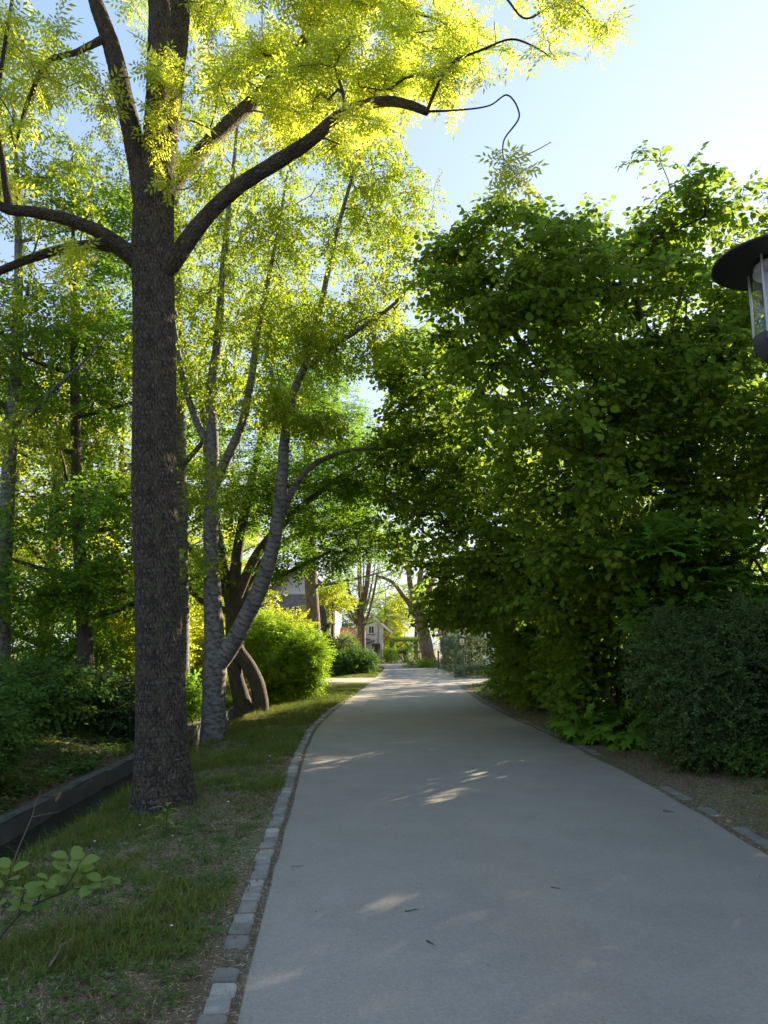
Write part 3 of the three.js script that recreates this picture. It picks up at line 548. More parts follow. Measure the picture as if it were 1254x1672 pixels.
// ------------------------------------------------------------ the big ash by the path
{
  const base = [-2.366,-0.06,-8.69]; base[1] = -0.12;
  const roots = (th, l, R, c) => { const f = Math.exp(-l / 0.28); return f * (0.05 + 0.09 * Math.max(0, Math.sin(th * 3 + 0.6)) + 0.05 * Math.max(0, Math.sin(th * 5 + 2))) + R * 0.09 * (fbm3(Math.cos(th) * 1.6 + 3, l * 0.9, Math.sin(th) * 1.6, 3) - 0.5) + 0.02 * (ridge(((th / 6.2832 * 3) % 1 + 1) % 1, ((l / 0.6) % 1 + 1) % 1) - 0.5); };
  const rough = (th, l, R, c) => R * 0.16 * (fbm3(Math.cos(th) * 1.4 + c.x * 2, c.y * 2.2, Math.sin(th) * 1.4 + c.z, 3) - 0.5) * 2 + Math.min(0.016, R * 0.2) * (ridge(((th / 6.2832 * 2) % 1 + 1) % 1, ((l / 0.6) % 1 + 1) % 1) - 0.5);
  const trunk = [[base[0], -0.2, base[2], 0.30], [-2.384,0.172,-8.69,0.29], [-2.405,0.458,-8.69,0.272], [-2.453,1.17,-8.69,0.262], [-2.52,1.97,-8.69,0.246], [-2.575,2.657,-8.69,0.242], [-2.632,3.363,-8.69,0.246], [-2.668,4.089,-8.69,0.249], [-2.706,4.835,-8.69,0.245], [-2.753,5.603,-8.69,0.242], [-2.788,6.154,-8.69,0.251], [-2.813,6.635,-8.69,0.246], [-2.818,7.043,-8.69,0.233], [-2.801,7.29,-8.69,0.189]];
  const L = (pts, from = 0.3, radial = 9) => ({ name: 'limb', pts, radial: radial * 3, res: 26, relief: rough, tile: 0.6, from });
  const stems = [
    { name: 'trunk', pts: trunk, radial: 190, res: 60, relief: roots, tile: 0.6, bare: true },
    L([[-2.773,7.043,-8.69,0.195], [-2.765,7.791,-8.69,0.19], [-2.733,8.696,-8.75,0.179], [-2.699,9.54,-8.8,0.167], [-2.72,10.519,-8.86,0.146], [-2.738,12.12,-8.91,0.109], [-2.776,14.329,-9.02,0.07], [-2.962,16.551,-9.02,0.027]], 0.1, 14),
    L([[-2.835,7.194,-8.67,0.15], [-2.794,7.927,-8.53,0.143], [-2.777,8.682,-8.42,0.135], [-2.765,9.432,-8.3,0.128], [-2.802,10.493,-8.14,0.091], [-2.932,11.94,-7.92,0.045], [-3.118,13.185,-7.81,0.023]], 0.2, 12),
    L([[-2.906,7.002,-8.69,0.165], [-3.058,7.581,-8.69,0.129], [-3.249,8.341,-8.63,0.115], [-3.426,9.034,-8.58,0.108], [-3.611,9.548,-8.47,0.092], [-3.825,10.283,-8.36,0.069], [-4.125,11.341,-8.25,0.039], [-4.416,12.228,-8.14,0.016]], 0.3, 12),
    L([[-2.69,5.956,-8.69,0.111], [-2.492,6.109,-8.53,0.109], [-2.272,6.361,-8.42,0.101], [-1.983,6.642,-8.3,0.093], [-1.671,6.868,-8.2,0.085], [-1.248,7.083,-8.09,0.081], [-0.833,7.301,-7.98,0.073], [-0.538,7.537,-7.92,0.066], [-0.271,7.646,-7.87,0.059], [0.035,7.662,-7.81,0.055], [0.281,7.577,-7.76,0.048], [0.483,7.44,-7.7,0.041]], 0.3, 12),
    L([[0.476,7.447,-7.7,0.02], [0.577,7.69,-7.65,0.018], [0.732,7.938,-7.59,0.016], [1.093,8.043,-7.48,0.012], [1.378,8.068,-7.37,0.011], [1.609,7.935,-7.32,0.009], [1.805,7.729,-7.26,0.005]], 0.2, 6),
    L([[0.476,7.447,-7.7,0.014], [0.802,7.463,-7.7,0.01], [1.161,7.439,-7.59,0.008], [1.352,7.566,-7.59,0.009], [1.47,7.281,-7.54,0.009], [1.278,6.915,-7.48,0.008], [1.298,6.698,-7.48,0.006], [1.578,6.764,-7.43,0.005], [1.763,6.837,-7.37,0.004]], 0.3, 5),
    L([[-2.774,7.029,-8.8,0.099], [-2.522,7.77,-9.13,0.095], [-2.139,8.57,-9.46,0.1], [-1.608,9.354,-9.68,0.099], [-1.117,10.182,-9.79,0.088], [-0.737,10.942,-9.9,0.072], [-0.246,11.988,-9.9,0.046], [0.213,13.068,-9.9,0.019]], 0.3, 10),
    L([[-0.936,10.433,-9.68,0.026], [-0.317,10.409,-9.46,0.026], [0.273,10.007,-9.13,0.02], [0.668,9.731,-8.91,0.014], [0.865,9.485,-8.8,0.007]], 0.2, 6),
    L([[-0.737,10.942,-9.9,0.032], [0.11,10.609,-9.24,0.025], [0.908,10.272,-8.8,0.019], [1.466,9.558,-8.36,0.014], [1.714,9.028,-8.14,0.012], [1.986,9.077,-8.03,0.009], [2.283,9.008,-7.92,0.007], [2.515,8.486,-7.81,0.004]], 0.3, 6),
    L([[-2.997,6.194,-8.69,0.111], [-3.168,6.333,-8.58,0.088], [-3.392,6.445,-8.47,0.08], [-3.717,6.538,-8.36,0.072], [-4.066,6.565,-8.25,0.064], [-4.331,6.545,-8.14,0.056], [-4.785,6.781,-8.03,0.035], [-5.247,7.166,-7.92,0.021]], 0.3, 10),
    L([[-2.996,6.17,-8.69,0.096], [-3.342,6.403,-8.75,0.067], [-3.886,6.414,-8.8,0.06], [-4.326,6.276,-8.8,0.052], [-4.687,6.115,-8.8,0.045], [-5.186,5.852,-8.8,0.022]], 0.3, 9),
    L([[-3.488,9.165,-8.58,0.054], [-3.711,8.664,-8.25,0.037], [-3.926,8.354,-8.03,0.032], [-4.077,7.708,-7.92,0.025], [-4.115,7.089,-7.81,0.014]], 0.2, 6),
    L([[-4.293,6.507,-8.14,0.042], [-4.352,7.011,-8.03,0.035], [-4.42,7.63,-7.92,0.028], [-4.334,8.486,-7.81,0.021], [-4.212,9.351,-7.7,0.014]], 0.1, 6),
  ];
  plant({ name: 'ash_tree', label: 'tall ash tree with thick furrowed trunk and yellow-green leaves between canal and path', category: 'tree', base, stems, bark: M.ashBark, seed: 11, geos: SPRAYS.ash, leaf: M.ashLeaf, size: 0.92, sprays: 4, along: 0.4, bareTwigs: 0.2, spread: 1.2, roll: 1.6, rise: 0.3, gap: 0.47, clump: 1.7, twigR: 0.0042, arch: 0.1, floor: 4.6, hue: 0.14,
    blobs: [
      [-1.222,9.747,-9.24, 1.1, 0.8, 1.2, 68], [-0.301,9.646,-9.02, 0.9, 0.7, 1.0, 56], [0.565,9.341,-8.58, 0.8, 0.6, 0.9, 38], [-2.013,9.845,-9.46, 0.8, 0.8, 1.0, 37], [0.094,8.283,-8.14, 0.7, 0.4, 0.7, 26], [-0.646,8.296,-8.36, 0.8, 0.4, 0.9, 37],
      [-1.529,8.213,-8.8, 0.9, 0.5, 1.0, 34], [-0.473,7.438,-8.03, 0.5, 0.3, 0.6, 14], [0.763,7.755,-7.59, 0.4, 0.3, 0.4, 7], [1.198,8.389,-7.7, 0.5, 0.35, 0.5, 9], [1.669,7.874,-7.37, 0.2, 0.2, 0.2, 3], [1.384,7.666,-7.48, 0.22, 0.2, 0.2, 3], [1.711,6.858,-7.43, 0.25, 0.12, 0.2, 3], [1.092,7.341,-7.59, 0.35, 0.2, 0.3, 5], [1.32,6.533,-7.48, 0.12, 0.12, 0.12, 3],
      [2.204,9.052,-8.03, 0.35, 0.2, 0.3, 7], [2.444,8.486,-7.81, 0.2, 0.15, 0.2, 4],
      [-4.22,8.435,-8.03, 0.6, 0.6, 0.7, 21], [-4.266,7.243,-8.03, 0.5, 0.7, 0.6, 16], [-3.68,8.13,-8.36, 0.6, 0.6, 0.7, 14], [-2.649,8.126,-8.25, 0.3, 0.7, 0.3, 10], [-2.732,7.598,-8.25, 0.25, 0.3, 0.25, 5], [-2.408,7.186,-8.47, 0.25, 0.35, 0.25, 6], [-4.105,6.272,-8.47, 0.6, 0.35, 0.6, 7], [0.107,10.68,-9.02, 1.8, 1.0, 1.6, 56], [-2.653,10.834,-8.8, 2.6, 1.5, 2.2, 74], [-1.808,13.52,-9.13, 2.8, 1.8, 2.4, 81], [-4.161,11.752,-8.36, 1.8, 1.6, 1.8, 43], [1.793,10.283,-8.36, 0.9, 0.6, 0.8, 14],
    ] });
}
// ------------------------------------------------------------ birches and hornbeam on the near bank
{
  const b = [-3.263,-0.118,-15.4]; b[1] = -0.2;
  const T = (pts, o = {}) => ({ name: 'limb', pts, radial: 10, res: 7, tile: 0.7, ...o });
  plant({ name: 'birch_tree', label: 'twin-stemmed birch with scarred pale bark, one stem leaning over the path', category: 'tree', base: b, bark: M.birchBark, seed: 21, geos: SPRAYS.birch, leaf: M.birchLeaf, size: 1.0, sprays: 4, droop: 0.75, along: 0.7, rise: 0.1, arch: 0.12, gap: 0.43, clump: 0.9, floor: 2.6, twigR: 0.003, spread: 0.8,
    stems: [
      { name: 'trunk', tile: 0.7, radial: 20, res: 12, pts: [[b[0], -0.3, b[2], 0.29], [-3.271,0.087,-15.4,0.26], [-3.298,0.49,-15.4,0.219], [-3.3,1.188,-15.4,0.227], [-3.377,2.256,-15.4,0.182], [-3.459,3.473,-15.4,0.159], [-3.507,4.725,-15.4,0.149], [-3.521,5.751,-15.4,0.126], [-3.586,6.8,-15.4,0.108], [-3.476,7.833,-15.3,0.089], [-3.408,9.013,-15.2,0.077], [-3.327,10.209,-15.1,0.065], [-3.202,11.709,-15,0.046], [-3.127,13.466,-15,0.02]], from: 0.4 },
      T([[-3.288,1.164,-15.4,0.167], [-3.018,1.541,-15.3,0.179], [-2.685,2.153,-15.2,0.167], [-2.355,2.896,-15.1,0.155], [-2.124,3.787,-15,0.132], [-1.999,4.725,-14.8,0.114], [-1.948,5.714,-14.8,0.103], [-1.784,6.564,-14.7,0.085], [-1.542,7.163,-14.6,0.073], [-1.258,8.28,-14.5,0.061], [-1.009,9.543,-14.4,0.049], [-0.687,10.892,-14.4,0.037], [-0.342,12.14,-14.4,0.019]], { radial: 14, from: 0.35 }),
      T([[-1.504,7.036,-14.6,0.061], [-0.986,7.403,-14.4,0.06], [-0.44,7.698,-14.2,0.048], [0.212,8.112,-14,0.035], [0.744,8.758,-13.9,0.018]]),
      T([[-3.507,4.725,-15.4,0.124], [-3.154,5.378,-15.2,0.099], [-2.86,6.053,-15.1,0.087], [-2.696,6.924,-15,0.075], [-2.511,8.154,-14.8,0.056], [-2.224,9.709,-14.7,0.038], [-2.008,11.366,-14.7,0.019]]),
      T([[-3.511,5.492,-15.4,0.088], [-3.852,6.142,-15.4,0.076], [-4.17,7.066,-15.4,0.064], [-4.502,8.694,-15.4,0.052], [-4.734,10.811,-15.4,0.027]]),
      T([[-2.126,3.908,-15,0.084], [-1.829,4.684,-15.2,0.074], [-1.463,5.235,-15.4,0.063], [-0.846,5.543,-15.5,0.044], [-0.215,5.647,-15.5,0.025]]),
    ],
    blobs: [[-0.833,10.483,-14.4, 1.7, 1.5, 1.6, 230], [0.16,10.763,-14.2, 1.1, 0.9, 1.1, 80], [0.156,8.861,-14.1, 1.0, 1.0, 1.2, 110], [-1.854,9.492,-14.8, 1.6, 1.6, 1.6, 190], [-3.2,9.705,-15.2, 1.6, 1.9, 1.6, 190], [-4.288,7.996,-15.7, 1.4, 1.5, 1.4, 120], [-2.596,7.222,-15.1, 1.4, 1.2, 1.5, 130], [-1.032,6.215,-14.4, 1.3, 0.45, 1.3, 110], [-1.671,7.547,-14.6, 1.2, 0.9, 1.2, 110], [-0.808,7.72,-14.4, 1.0, 0.7, 1, 70], [-2.744,12.505,-15.1, 1.7, 1.4, 1.6, 120], [-0.598,12.564,-14.4, 1.2, 1.0, 1.2, 60], [-3.209,5.093,-14.8, 0.9, 0.8, 0.9, 30], [-3.595,3.388,-14.7, 0.6, 0.5, 0.6, 14]] });
}
{
  const b = [-3.574,-0.087,-21.6]; b[1] = -0.12;
  const T = (pts, o = {}) => ({ name: 'limb', pts, radial: 9, res: 5, ...o });
  plant({ name: 'hornbeam_tree', label: 'dark hornbeam with two trunks fused round a hole and fanning limbs', category: 'tree', base: b, bark: M.darkBark, seed: 31, geos: SPRAYS.horn, leaf: M.hornLeaf, size: 1.35, sprays: 5, flat: 3.2, gap: 0.45, clump: 0.8, spread: 0.35, roll: 0.6, droop: 0.05, arch: 0.02, floor: 2.2, rise: 0.2,
    stems: [
      { name: 'trunk', pts: [[-3.786,-0.216,-21.6,0.282], [-3.882,0.205,-21.6,0.233], [-4.031,0.693,-21.6,0.201], [-4.132,1.186,-21.6,0.202], [-4.131,1.683,-21.6,0.236], [-4.17,2.352,-21.6,0.237], [-4.21,3.027,-21.6,0.205]], radial: 14, res: 10, bare: true },
      { name: 'trunk', pts: [[-3.354,-0.216,-21.6,0.249], [-3.369,0.292,-21.5,0.216], [-3.498,0.73,-21.5,0.2], [-3.725,1.106,-21.5,0.2], [-3.97,1.451,-21.5,0.184], [-4.117,1.766,-21.6,0.169]], radial: 14, res: 10, bare: true },
      T([[-4.193,2.52,-21.6,0.187], [-4.473,3.711,-21.6,0.154], [-4.847,5.451,-21.6,0.122], [-5.15,7.422,-21.6,0.088], [-5.367,9.568,-21.4,0.053]]),
      T([[-4.184,2.773,-21.6,0.187], [-4.093,4.216,-21.5,0.154], [-3.755,6.119,-21.4,0.121], [-3.33,8.213,-21.2,0.087], [-3.09,10.114,-20.9,0.052]]),
      T([[-4.15,2.773,-21.6,0.153], [-3.493,4.094,-21.2,0.135], [-2.445,5.156,-20.7,0.1], [-1.421,5.865,-20.2,0.065], [-0.354,6.439,-19.8,0.032]]),
      T([[-4.114,2.689,-21.6,0.136], [-3.29,4.2,-22.1,0.106], [-1.928,5.062,-22.5,0.081], [-0.313,5.589,-22.9,0.037]]),
      T([[-4.238,2.858,-21.6,0.136], [-5.05,3.73,-21.8,0.104], [-5.772,4.644,-22.1,0.071], [-6.95,5.758,-22.3,0.036]]),
      T([[-4.21,2.52,-21.6,0.119], [-4.967,2.773,-21.6,0.085], [-5.585,3.283,-21.6,0.068], [-6.632,3.711,-21.6,0.034]]),
      T([[-4.142,2.52,-21.6,0.119], [-3.402,3.138,-20.8,0.082], [-2.514,3.494,-20.2,0.064], [-1.365,3.997,-19.7,0.031]]),
    ],
    blobs: [[-4.304,7.009,-21.4, 2.2, 2.2, 2.2, 260], [-1.806,5.841,-20.9, 1.9, 1.2, 2.0, 240], [-0.443,6.368,-20.2, 1.1, 1.0, 1.4, 130], [-1.113,4.465,-20.8, 1.6, 0.6, 1.6, 130], [-5.36,4.955,-21.8, 1.8, 1.0, 1.8, 120], [-5.614,3.376,-21.7, 1.5, 0.4, 1.4, 60], [-2.756,9.125,-21.2, 1.8, 1.6, 1.8, 140], [-2.065,3.603,-20.5, 1.2, 0.3, 1.2, 40]] });
}
// ------------------------------------------------------------ trees beyond the canal
function forest(o) {      // a straight tree: trunk points, limbs grown by rule
  const r = rng(o.seed * 17 + 3), b = o.base, stems = [{ name: 'trunk', pts: o.trunk, radial: 14, res: 5, from: o.from ?? 0.35, tile: 0.7 }];
  const n = o.trunk.length - 1;
  for (let i = 0; i < (o.limbs ?? 9); i++) {
    const t = lerp(o.first ?? 0.3, 0.95, (i + r() * 0.6) / (o.limbs ?? 9)), f = t * n, k = Math.min(n - 1, Math.floor(f)), q = f - k, p = [0, 1, 2, 3].map((c) => lerp(o.trunk[k][c], o.trunk[k + 1][c], q)), a = i * 2.4 + r(), L = (o.reach ?? 2.6) * (1.15 - 0.6 * t) * (0.7 + 0.6 * r()), up = o.up ?? 0.5;
    const pts = []; for (let j = 0; j <= 4; j++) { const s = j / 4; pts.push([p[0] + Math.cos(a) * L * s + (r() - 0.5) * 0.15 * s, p[1] + L * up * s * (0.7 + 0.5 * s), p[2] + Math.sin(a) * L * s + (r() - 0.5) * 0.15 * s, Math.min(p[3] * 0.55, 0.1) * (1 - 0.85 * s) + 0.004]); }
    stems.push({ name: 'limb', pts, radial: 6, res: 3, from: 0.3 });
  }
  return plant({ twigSides: 3, ...o, base: b, stems, category: 'tree' });
}
const up4 = (x, y, z, h, r, lx = 0, lz = 0) => [[x, y - 0.25, z, r * 1.35], [x, y + 0.4, z, r * 1.05], [x + lx * 0.2, y + h * 0.25, z + lz * 0.2, r * 0.9], [x + lx * 0.5, y + h * 0.5, z + lz * 0.5, r * 0.65], [x + lx * 0.8, y + h * 0.78, z + lz * 0.8, r * 0.35], [x + lx, y + h, z + lz, 0.015]];
{
  const leafy = { geos: SPRAYS.horn, leaf: M.hornLeaf, size: 1.5, sprays: 4, gap: 0.45, clump: 0.8, flat: 2.2, spread: 0.5, roll: 0.7, bark: M.darkBark, group: 'trees beyond the canal' };
  const birchy = { geos: SPRAYS.birch, leaf: M.birchLeaf, size: 1.15, sprays: 5, droop: 0.6, gap: 0.44, clump: 0.9, rise: 0.1, arch: 0.1, bark: M.birchBark, group: 'trees beyond the canal' };
  const b1 = [-6.115,0.417,-16.4]; b1[1] = 0.25;
  forest({ ...leafy, name: 'woodland_tree', label: 'dark upright trunk rising from the shrubs across the canal left of the ash', seed: 41, base: b1, trunk: [[b1[0], 0.1, b1[2], 0.2], [-6.21,1.286,-16.4,0.166], [-6.41,2.942,-16.4,0.143], [-6.635,4.928,-16.4,0.119], [-6.83,6.997,-16.4,0.095], [-7.056,9.896,-16.4,0.056], [-7.295,12.967,-16.4,0.014]], limbs: 10, first: 0.25, reach: 2.8, up: 0.25,
    blobs: [[-6.369,4.062,-16, 2.0, 1.3, 2, 170], [-6.956,7.632,-16.2, 2.0, 2.0, 2.0, 230], [-6.953,2.869,-15.5, 1.4, 0.6, 1.5, 80], [-5.651,2.783,-16, 1.2, 0.6, 1.3, 70], [-6.827,10.647,-16.4, 1.6, 1.6, 1.6, 100]] });
  const b2 = [-7.421,0.832,-15.5]; b2[1] = 0.3;
  forest({ ...birchy, name: 'woodland_tree', label: 'slim trunk at the left edge of the picture leaning slightly right', seed: 42, base: b2, trunk: [[b2[0], 0.1, b2[2], 0.18], [-7.601,2.26,-15.5,0.158], [-7.66,3.985,-15.5,0.149], [-7.73,6.04,-15.5,0.127], [-7.755,7.914,-15.5,0.104], [-7.909,10.15,-15.5,0.079], [-8.191,12.794,-15.5,0.041], [-8.488,15.585,-15.5,0.014]], limbs: 9, first: 0.4, up: 0.5,
    blobs: [[-7.665,8.741,-15.5, 1.8, 2.0, 1.8, 150], [-7.188,11.162,-15.5, 1.6, 1.6, 1.6, 110], [-7.576,6.212,-15.2, 1.2, 1.2, 1.2, 60], [-7.761,13.401,-15.5, 1.6, 1.4, 1.6, 50]] });
  const b3 = [-4.717,0.266,-18.5]; b3[1] = 0.2;
  forest({ ...birchy, name: 'woodland_tree', label: 'pale birch trunk half hidden behind the right edge of the ash trunk', seed: 43, base: b3, trunk: [[b3[0], 0.0, b3[2], 0.2], [-4.732,1.246,-18.5,0.158], [-4.863,3.851,-18.5,0.147], [-5.045,6.899,-18.5,0.136], [-5.237,10.123,-18.5,0.117], [-5.416,13.012,-18.5,0.096], [-5.613,16.234,-18.5,0.066], [-5.76,19.057,-18.5,0.017]], limbs: 10, first: 0.35, up: 0.6,
    blobs: [[-5.111,10.455,-18.5, 2.2, 2.2, 2.2, 220], [-6.42,8.932,-18, 1.8, 2.0, 1.8, 190], [-4.78,13.89,-18.5, 2.2, 2.0, 2.2, 130], [-6.647,12.874,-18, 1.8, 1.8, 1.8, 110], [-6.405,6.149,-18, 1.5, 1.3, 1.5, 120]] });
  // further back, lit between the trunks
  const far = [
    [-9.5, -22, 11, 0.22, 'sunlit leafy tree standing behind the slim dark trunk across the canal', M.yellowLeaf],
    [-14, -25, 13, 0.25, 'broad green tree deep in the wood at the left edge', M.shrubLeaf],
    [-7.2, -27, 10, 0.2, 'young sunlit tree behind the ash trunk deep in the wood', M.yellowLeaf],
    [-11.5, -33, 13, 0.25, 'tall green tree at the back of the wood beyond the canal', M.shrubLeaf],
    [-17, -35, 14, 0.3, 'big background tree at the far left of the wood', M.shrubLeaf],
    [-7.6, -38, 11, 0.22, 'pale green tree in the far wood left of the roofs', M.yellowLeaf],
  ];
  far.forEach(([x, z, h, rr, label, leaf], i) => { const y = 0.3, b = [x, y, z];
    forest({ ...leafy, leaf, geos: SPRAYS.big, size: 1.15, sprays: 4, gap: 0.46, clump: 0.6, flat: 1.4, name: 'woodland_tree', label, seed: 50 + i, base: b, trunk: up4(x, y, z, h, rr), limbs: 10, reach: 3, first: 0.2, up: 0.45, blobs: [[x, y + h * 0.62, z, 2.9, h * 0.36, 2.8, 260], [x + 0.5, y + h * 0.28, z + 0.4, 2.4, h * 0.18, 2.3, 110]] }); });
}

// ------------------------------------------------------------ hazels on the right
{
  const hz = { twigR: 0.005, bark: M.darkBark, geos: SPRAYS.hazel, leaf: M.hazelLeaf, category: 'shrub', sprays: 4, size: 1.17, along: 0.75, gap: 0.40, clump: 0.9, flat: 1.6, keep: (p) => p.y > 2.2 || p.x > roadR(-p.z) + (p.z < -22 ? 0.42 : p.z < -18 ? 0.1 : 0.3) + 0.3 * noise3(p.z, 1, 2), spread: 0.5, droop: 0.18, roll: 0.9, rise: 0.4, group: 'hazels along the right side of the path' };
  const front = [];
  const A = plant({ ...hz, name: 'hazel_shrub', label: 'largest hazel, towering many-stemmed beside the lamp with sunlit top', seed: 61, base: [5.6, 0.05, -15.4], stems: fan([5.6, 0.05, -15.4], 13, 8.2, 3.0, 3.6, 0.07, 5, [-0.3, 1.6]),
    blobs: [[3.37,6.072,-12.6, 2.4, 2.3, 2.3, 480, 0.45], [2.367,8.555,-12.4, 1.2, 1.1, 1.4, 70], [1.582,8.413,-13, 0.8, 0.9, 1.0, 50], [4.536,9.014,-12.3, 1.2, 0.9, 1.4, 75], [6.146,8.484,-12.8, 1.5, 1.1, 1.5, 85], [5.513,5.702,-12.8, 2.0, 1.9, 2.2, 380], [1.592,7.799,-13.2, 0.95, 1.4, 1.2, 85], [3.87,3.641,-12.6, 1.9, 1.2, 1.8, 300], [6.547,6.896,-13, 1.5, 1.6, 1.6, 200], [3.712,8.541,-14.5, 2.2, 1.8, 1.6, 190], [3.864,7.563,-13.2, 1.3, 0.7, 1.2, 70], [2.99,4.904,-14, 1.2, 0.8, 1.2, 80], [5.926,7.71,-15, 2.4, 2.2, 1.6, 260]] });
  front.push(A);
  plant({ ...hz, name: 'hazel_shrub', label: 'hazel reaching out over the middle of the path, dark left side', seed: 62, base: [4.5, 0.05, -20.5], stems: fan([4.5, 0.05, -20.5], 11, 7.2, 2.6, 3.0, 0.06, 6, [-0.9, 0.8]),
    blobs: [[1.304,7.194,-17, 1.5, 2.0, 2.3, 360, 0.4], [1.086,4.898,-18.5, 1.5, 1.5, 2.2, 220], [2.328,4.185,-16.8, 1.8, 1.7, 2.0, 240], [0.41,8.306,-17.6, 0.7, 0.8, 1.0, 55], [0.191,6.452,-18, 0.7, 0.8, 1.0, 60], [2.044,2.736,-19.5, 1.3, 1.2, 2.0, 170]] });
  plant({ ...hz, name: 'hazel_shrub', label: 'far low hazel at the end of the green wall, beside the sign post', seed: 63, base: [4.5, 0.05, -25.5], floor: 0.2, stems: fan([4.5, 0.05, -25.5], 9, 4.6, 1.8, 2.4, 0.05, 7),
    blobs: [[4.1, 1.3, -23.5, 1.2, 1.4, 3.0, 420, 0.2], [2.996,3.375,-24, 1.2, 1.3, 2.0, 170], [3.186,2.296,-20, 1.4, 1.4, 1.8, 190], [4.2, 1.4, -20, 1.2, 1.4, 2.0, 200, 0.2], [4.9, 3.6, -25.5, 1.4, 1.4, 1.8, 160, 0.2]] });
  front.push(plant({ ...hz, name: 'hazel_shrub', label: 'low leafy hazel skirt in front of the bare stems, hanging to the verge', seed: 64, base: [4.35, 0.05, -15.2], floor: 0.12, stems: fan([4.35, 0.05, -15.2], 9, 3.6, 1.4, 1.6, 0.035, 8),
    blobs: [[2.951,1.313,-15, 1.15, 1.25, 1.5, 300, 0.3], [3.447,2.665,-14.4, 1.5, 1.1, 1.5, 210], [3.79,0.239,-14.4, 1.0, 0.35, 0.8, 70, 0.1], [2.619,3.115,-15.5, 1.2, 1.1, 1.3, 140]] }));
  plant({ ...hz, name: 'hazel_shrub', label: 'hazel at the right edge behind the lamp post', seed: 65, base: [9.6, 0.1, -17], stems: fan([9.6, 0.1, -17], 11, 7.4, 3, 3, 0.06, 9), blobs: [[9.4, 5.4, -14.5, 3.0, 2.8, 3.2, 620, 0.3], [8.8, 2.4, -18, 2.6, 1.8, 2.2, 330, 0.2]] });
  plant({ ...hz, name: 'hazel_shrub', label: 'hazel deep behind the big one, seen lit through its gaps', seed: 66, base: [10, 0.1, -21], stems: fan([10, 0.1, -21], 10, 7, 3, 3, 0.06, 10), geos: SPRAYS.big, blobs: [[9.6, 4.6, -21, 3.6, 3.2, 3.2, 480, 0.4]] });
  plant({ ...hz, name: 'hazel_shrub', label: 'hazel standing outside the picture on the right, shading the near path', seed: 67, base: [9.2, 0.1, -8.6], stems: fan([9.2, 0.1, -8.6], 10, 6.4, 2.4, 2.4, 0.06, 21), geos: SPRAYS.big, gap: 0.28, sprays: 5, size: 1.4, twigSides: 3, blobs: [[9.2, 4.6, -8.9, 3.0, 2.8, 2.8, 520, 0.2], [8.4, 1.8, -9.2, 2.3, 1.6, 2.2, 340, 0.1]] });
  plant({ ...hz, name: 'hazel_shrub', label: 'hazel further outside the right edge, shading the foreground', seed: 68, base: [12.8, 0.1, -13.2], stems: fan([12.8, 0.1, -13.2], 12, 8, 2.8, 2.8, 0.07, 22), geos: SPRAYS.big, gap: 0.28, sprays: 5, size: 1.4, twigSides: 3, blobs: [[12.8, 5.4, -13.2, 3.4, 3.8, 3.4, 560, 0.2], [12.2, 1.8, -12.6, 2.8, 1.8, 2.8, 260, 0.1]] });
  plant({ ...hz, name: 'hazel_shrub', label: 'hazel outside the right edge beyond the lamp, nearest the camera', seed: 69, base: [8.0, 0.1, -5.2], stems: fan([8.0, 0.1, -5.2], 9, 5.4, 2.0, 2.0, 0.05, 23), geos: SPRAYS.big, gap: 0.28, sprays: 5, size: 1.4, twigSides: 3, blobs: [[8.0, 3.6, -5.4, 2.3, 2.4, 2.3, 420, 0.2], [7.8, 1.4, -5.8, 2.0, 1.3, 2.0, 260, 0.1]] });
  plant({ ...hz, name: 'hazel_shrub', label: 'shadowy undergrowth behind the bare hazel stems', group: undefined, seed: 60, base: [6.6, 0.05, -19.5], floor: 0.1, stems: fan([6.6, 0.05, -19.5], 9, 2.6, 1.6, 1.0, 0.03, 25), blobs: [[6.4, 1.3, -19.5, 2.2, 1.4, 1.0, 330, 0.2], [8.6, 1.4, -18.5, 1.6, 1.4, 1.2, 200, 0.2]] });
  plant({ ...hz, name: 'hazel_shrub', label: 'tall hazel outside the right edge, farthest along the sunny side', seed: 59, base: [15, 0.1, -18.6], stems: fan([15, 0.1, -18.6], 12, 8.4, 2.8, 2.8, 0.07, 26), geos: SPRAYS.big, gap: 0.28, sprays: 5, size: 1.4, twigSides: 3, blobs: [[15, 5.6, -18.6, 3.4, 4.0, 3.4, 520, 0.2], [15, 1.8, -18.4, 2.8, 1.8, 2.8, 220, 0.1]] });
  plant({ ...hz, name: 'hazel_shrub', label: 'hazel hidden behind the end of the green wall, shading the far path', seed: 57, base: [7.6, 0.05, -29], stems: fan([7.6, 0.05, -29], 10, 4.8, 2.0, 1.8, 0.05, 27), geos: SPRAYS.big, gap: 0.28, sprays: 5, size: 1.4, twigSides: 3, blobs: [[7.6, 3.0, -29, 2.4, 2.3, 2.0, 380, 0.2], [7.2, 1.2, -28.6, 2.0, 1.2, 1.8, 180, 0.1]] });
  plant({ ...hz, name: 'hazel_shrub', label: 'taller hazel in the garden behind the green wall', seed: 56, base: [11, 0.05, -28], stems: fan([11, 0.05, -28], 10, 6, 2.4, 2.2, 0.05, 28), geos: SPRAYS.big, gap: 0.28, sprays: 5, size: 1.4, twigSides: 3, blobs: [[11, 3.8, -28, 2.8, 2.8, 2.6, 420, 0.2], [10.6, 1.4, -27.6, 2.4, 1.4, 2.2, 180, 0.1]] });
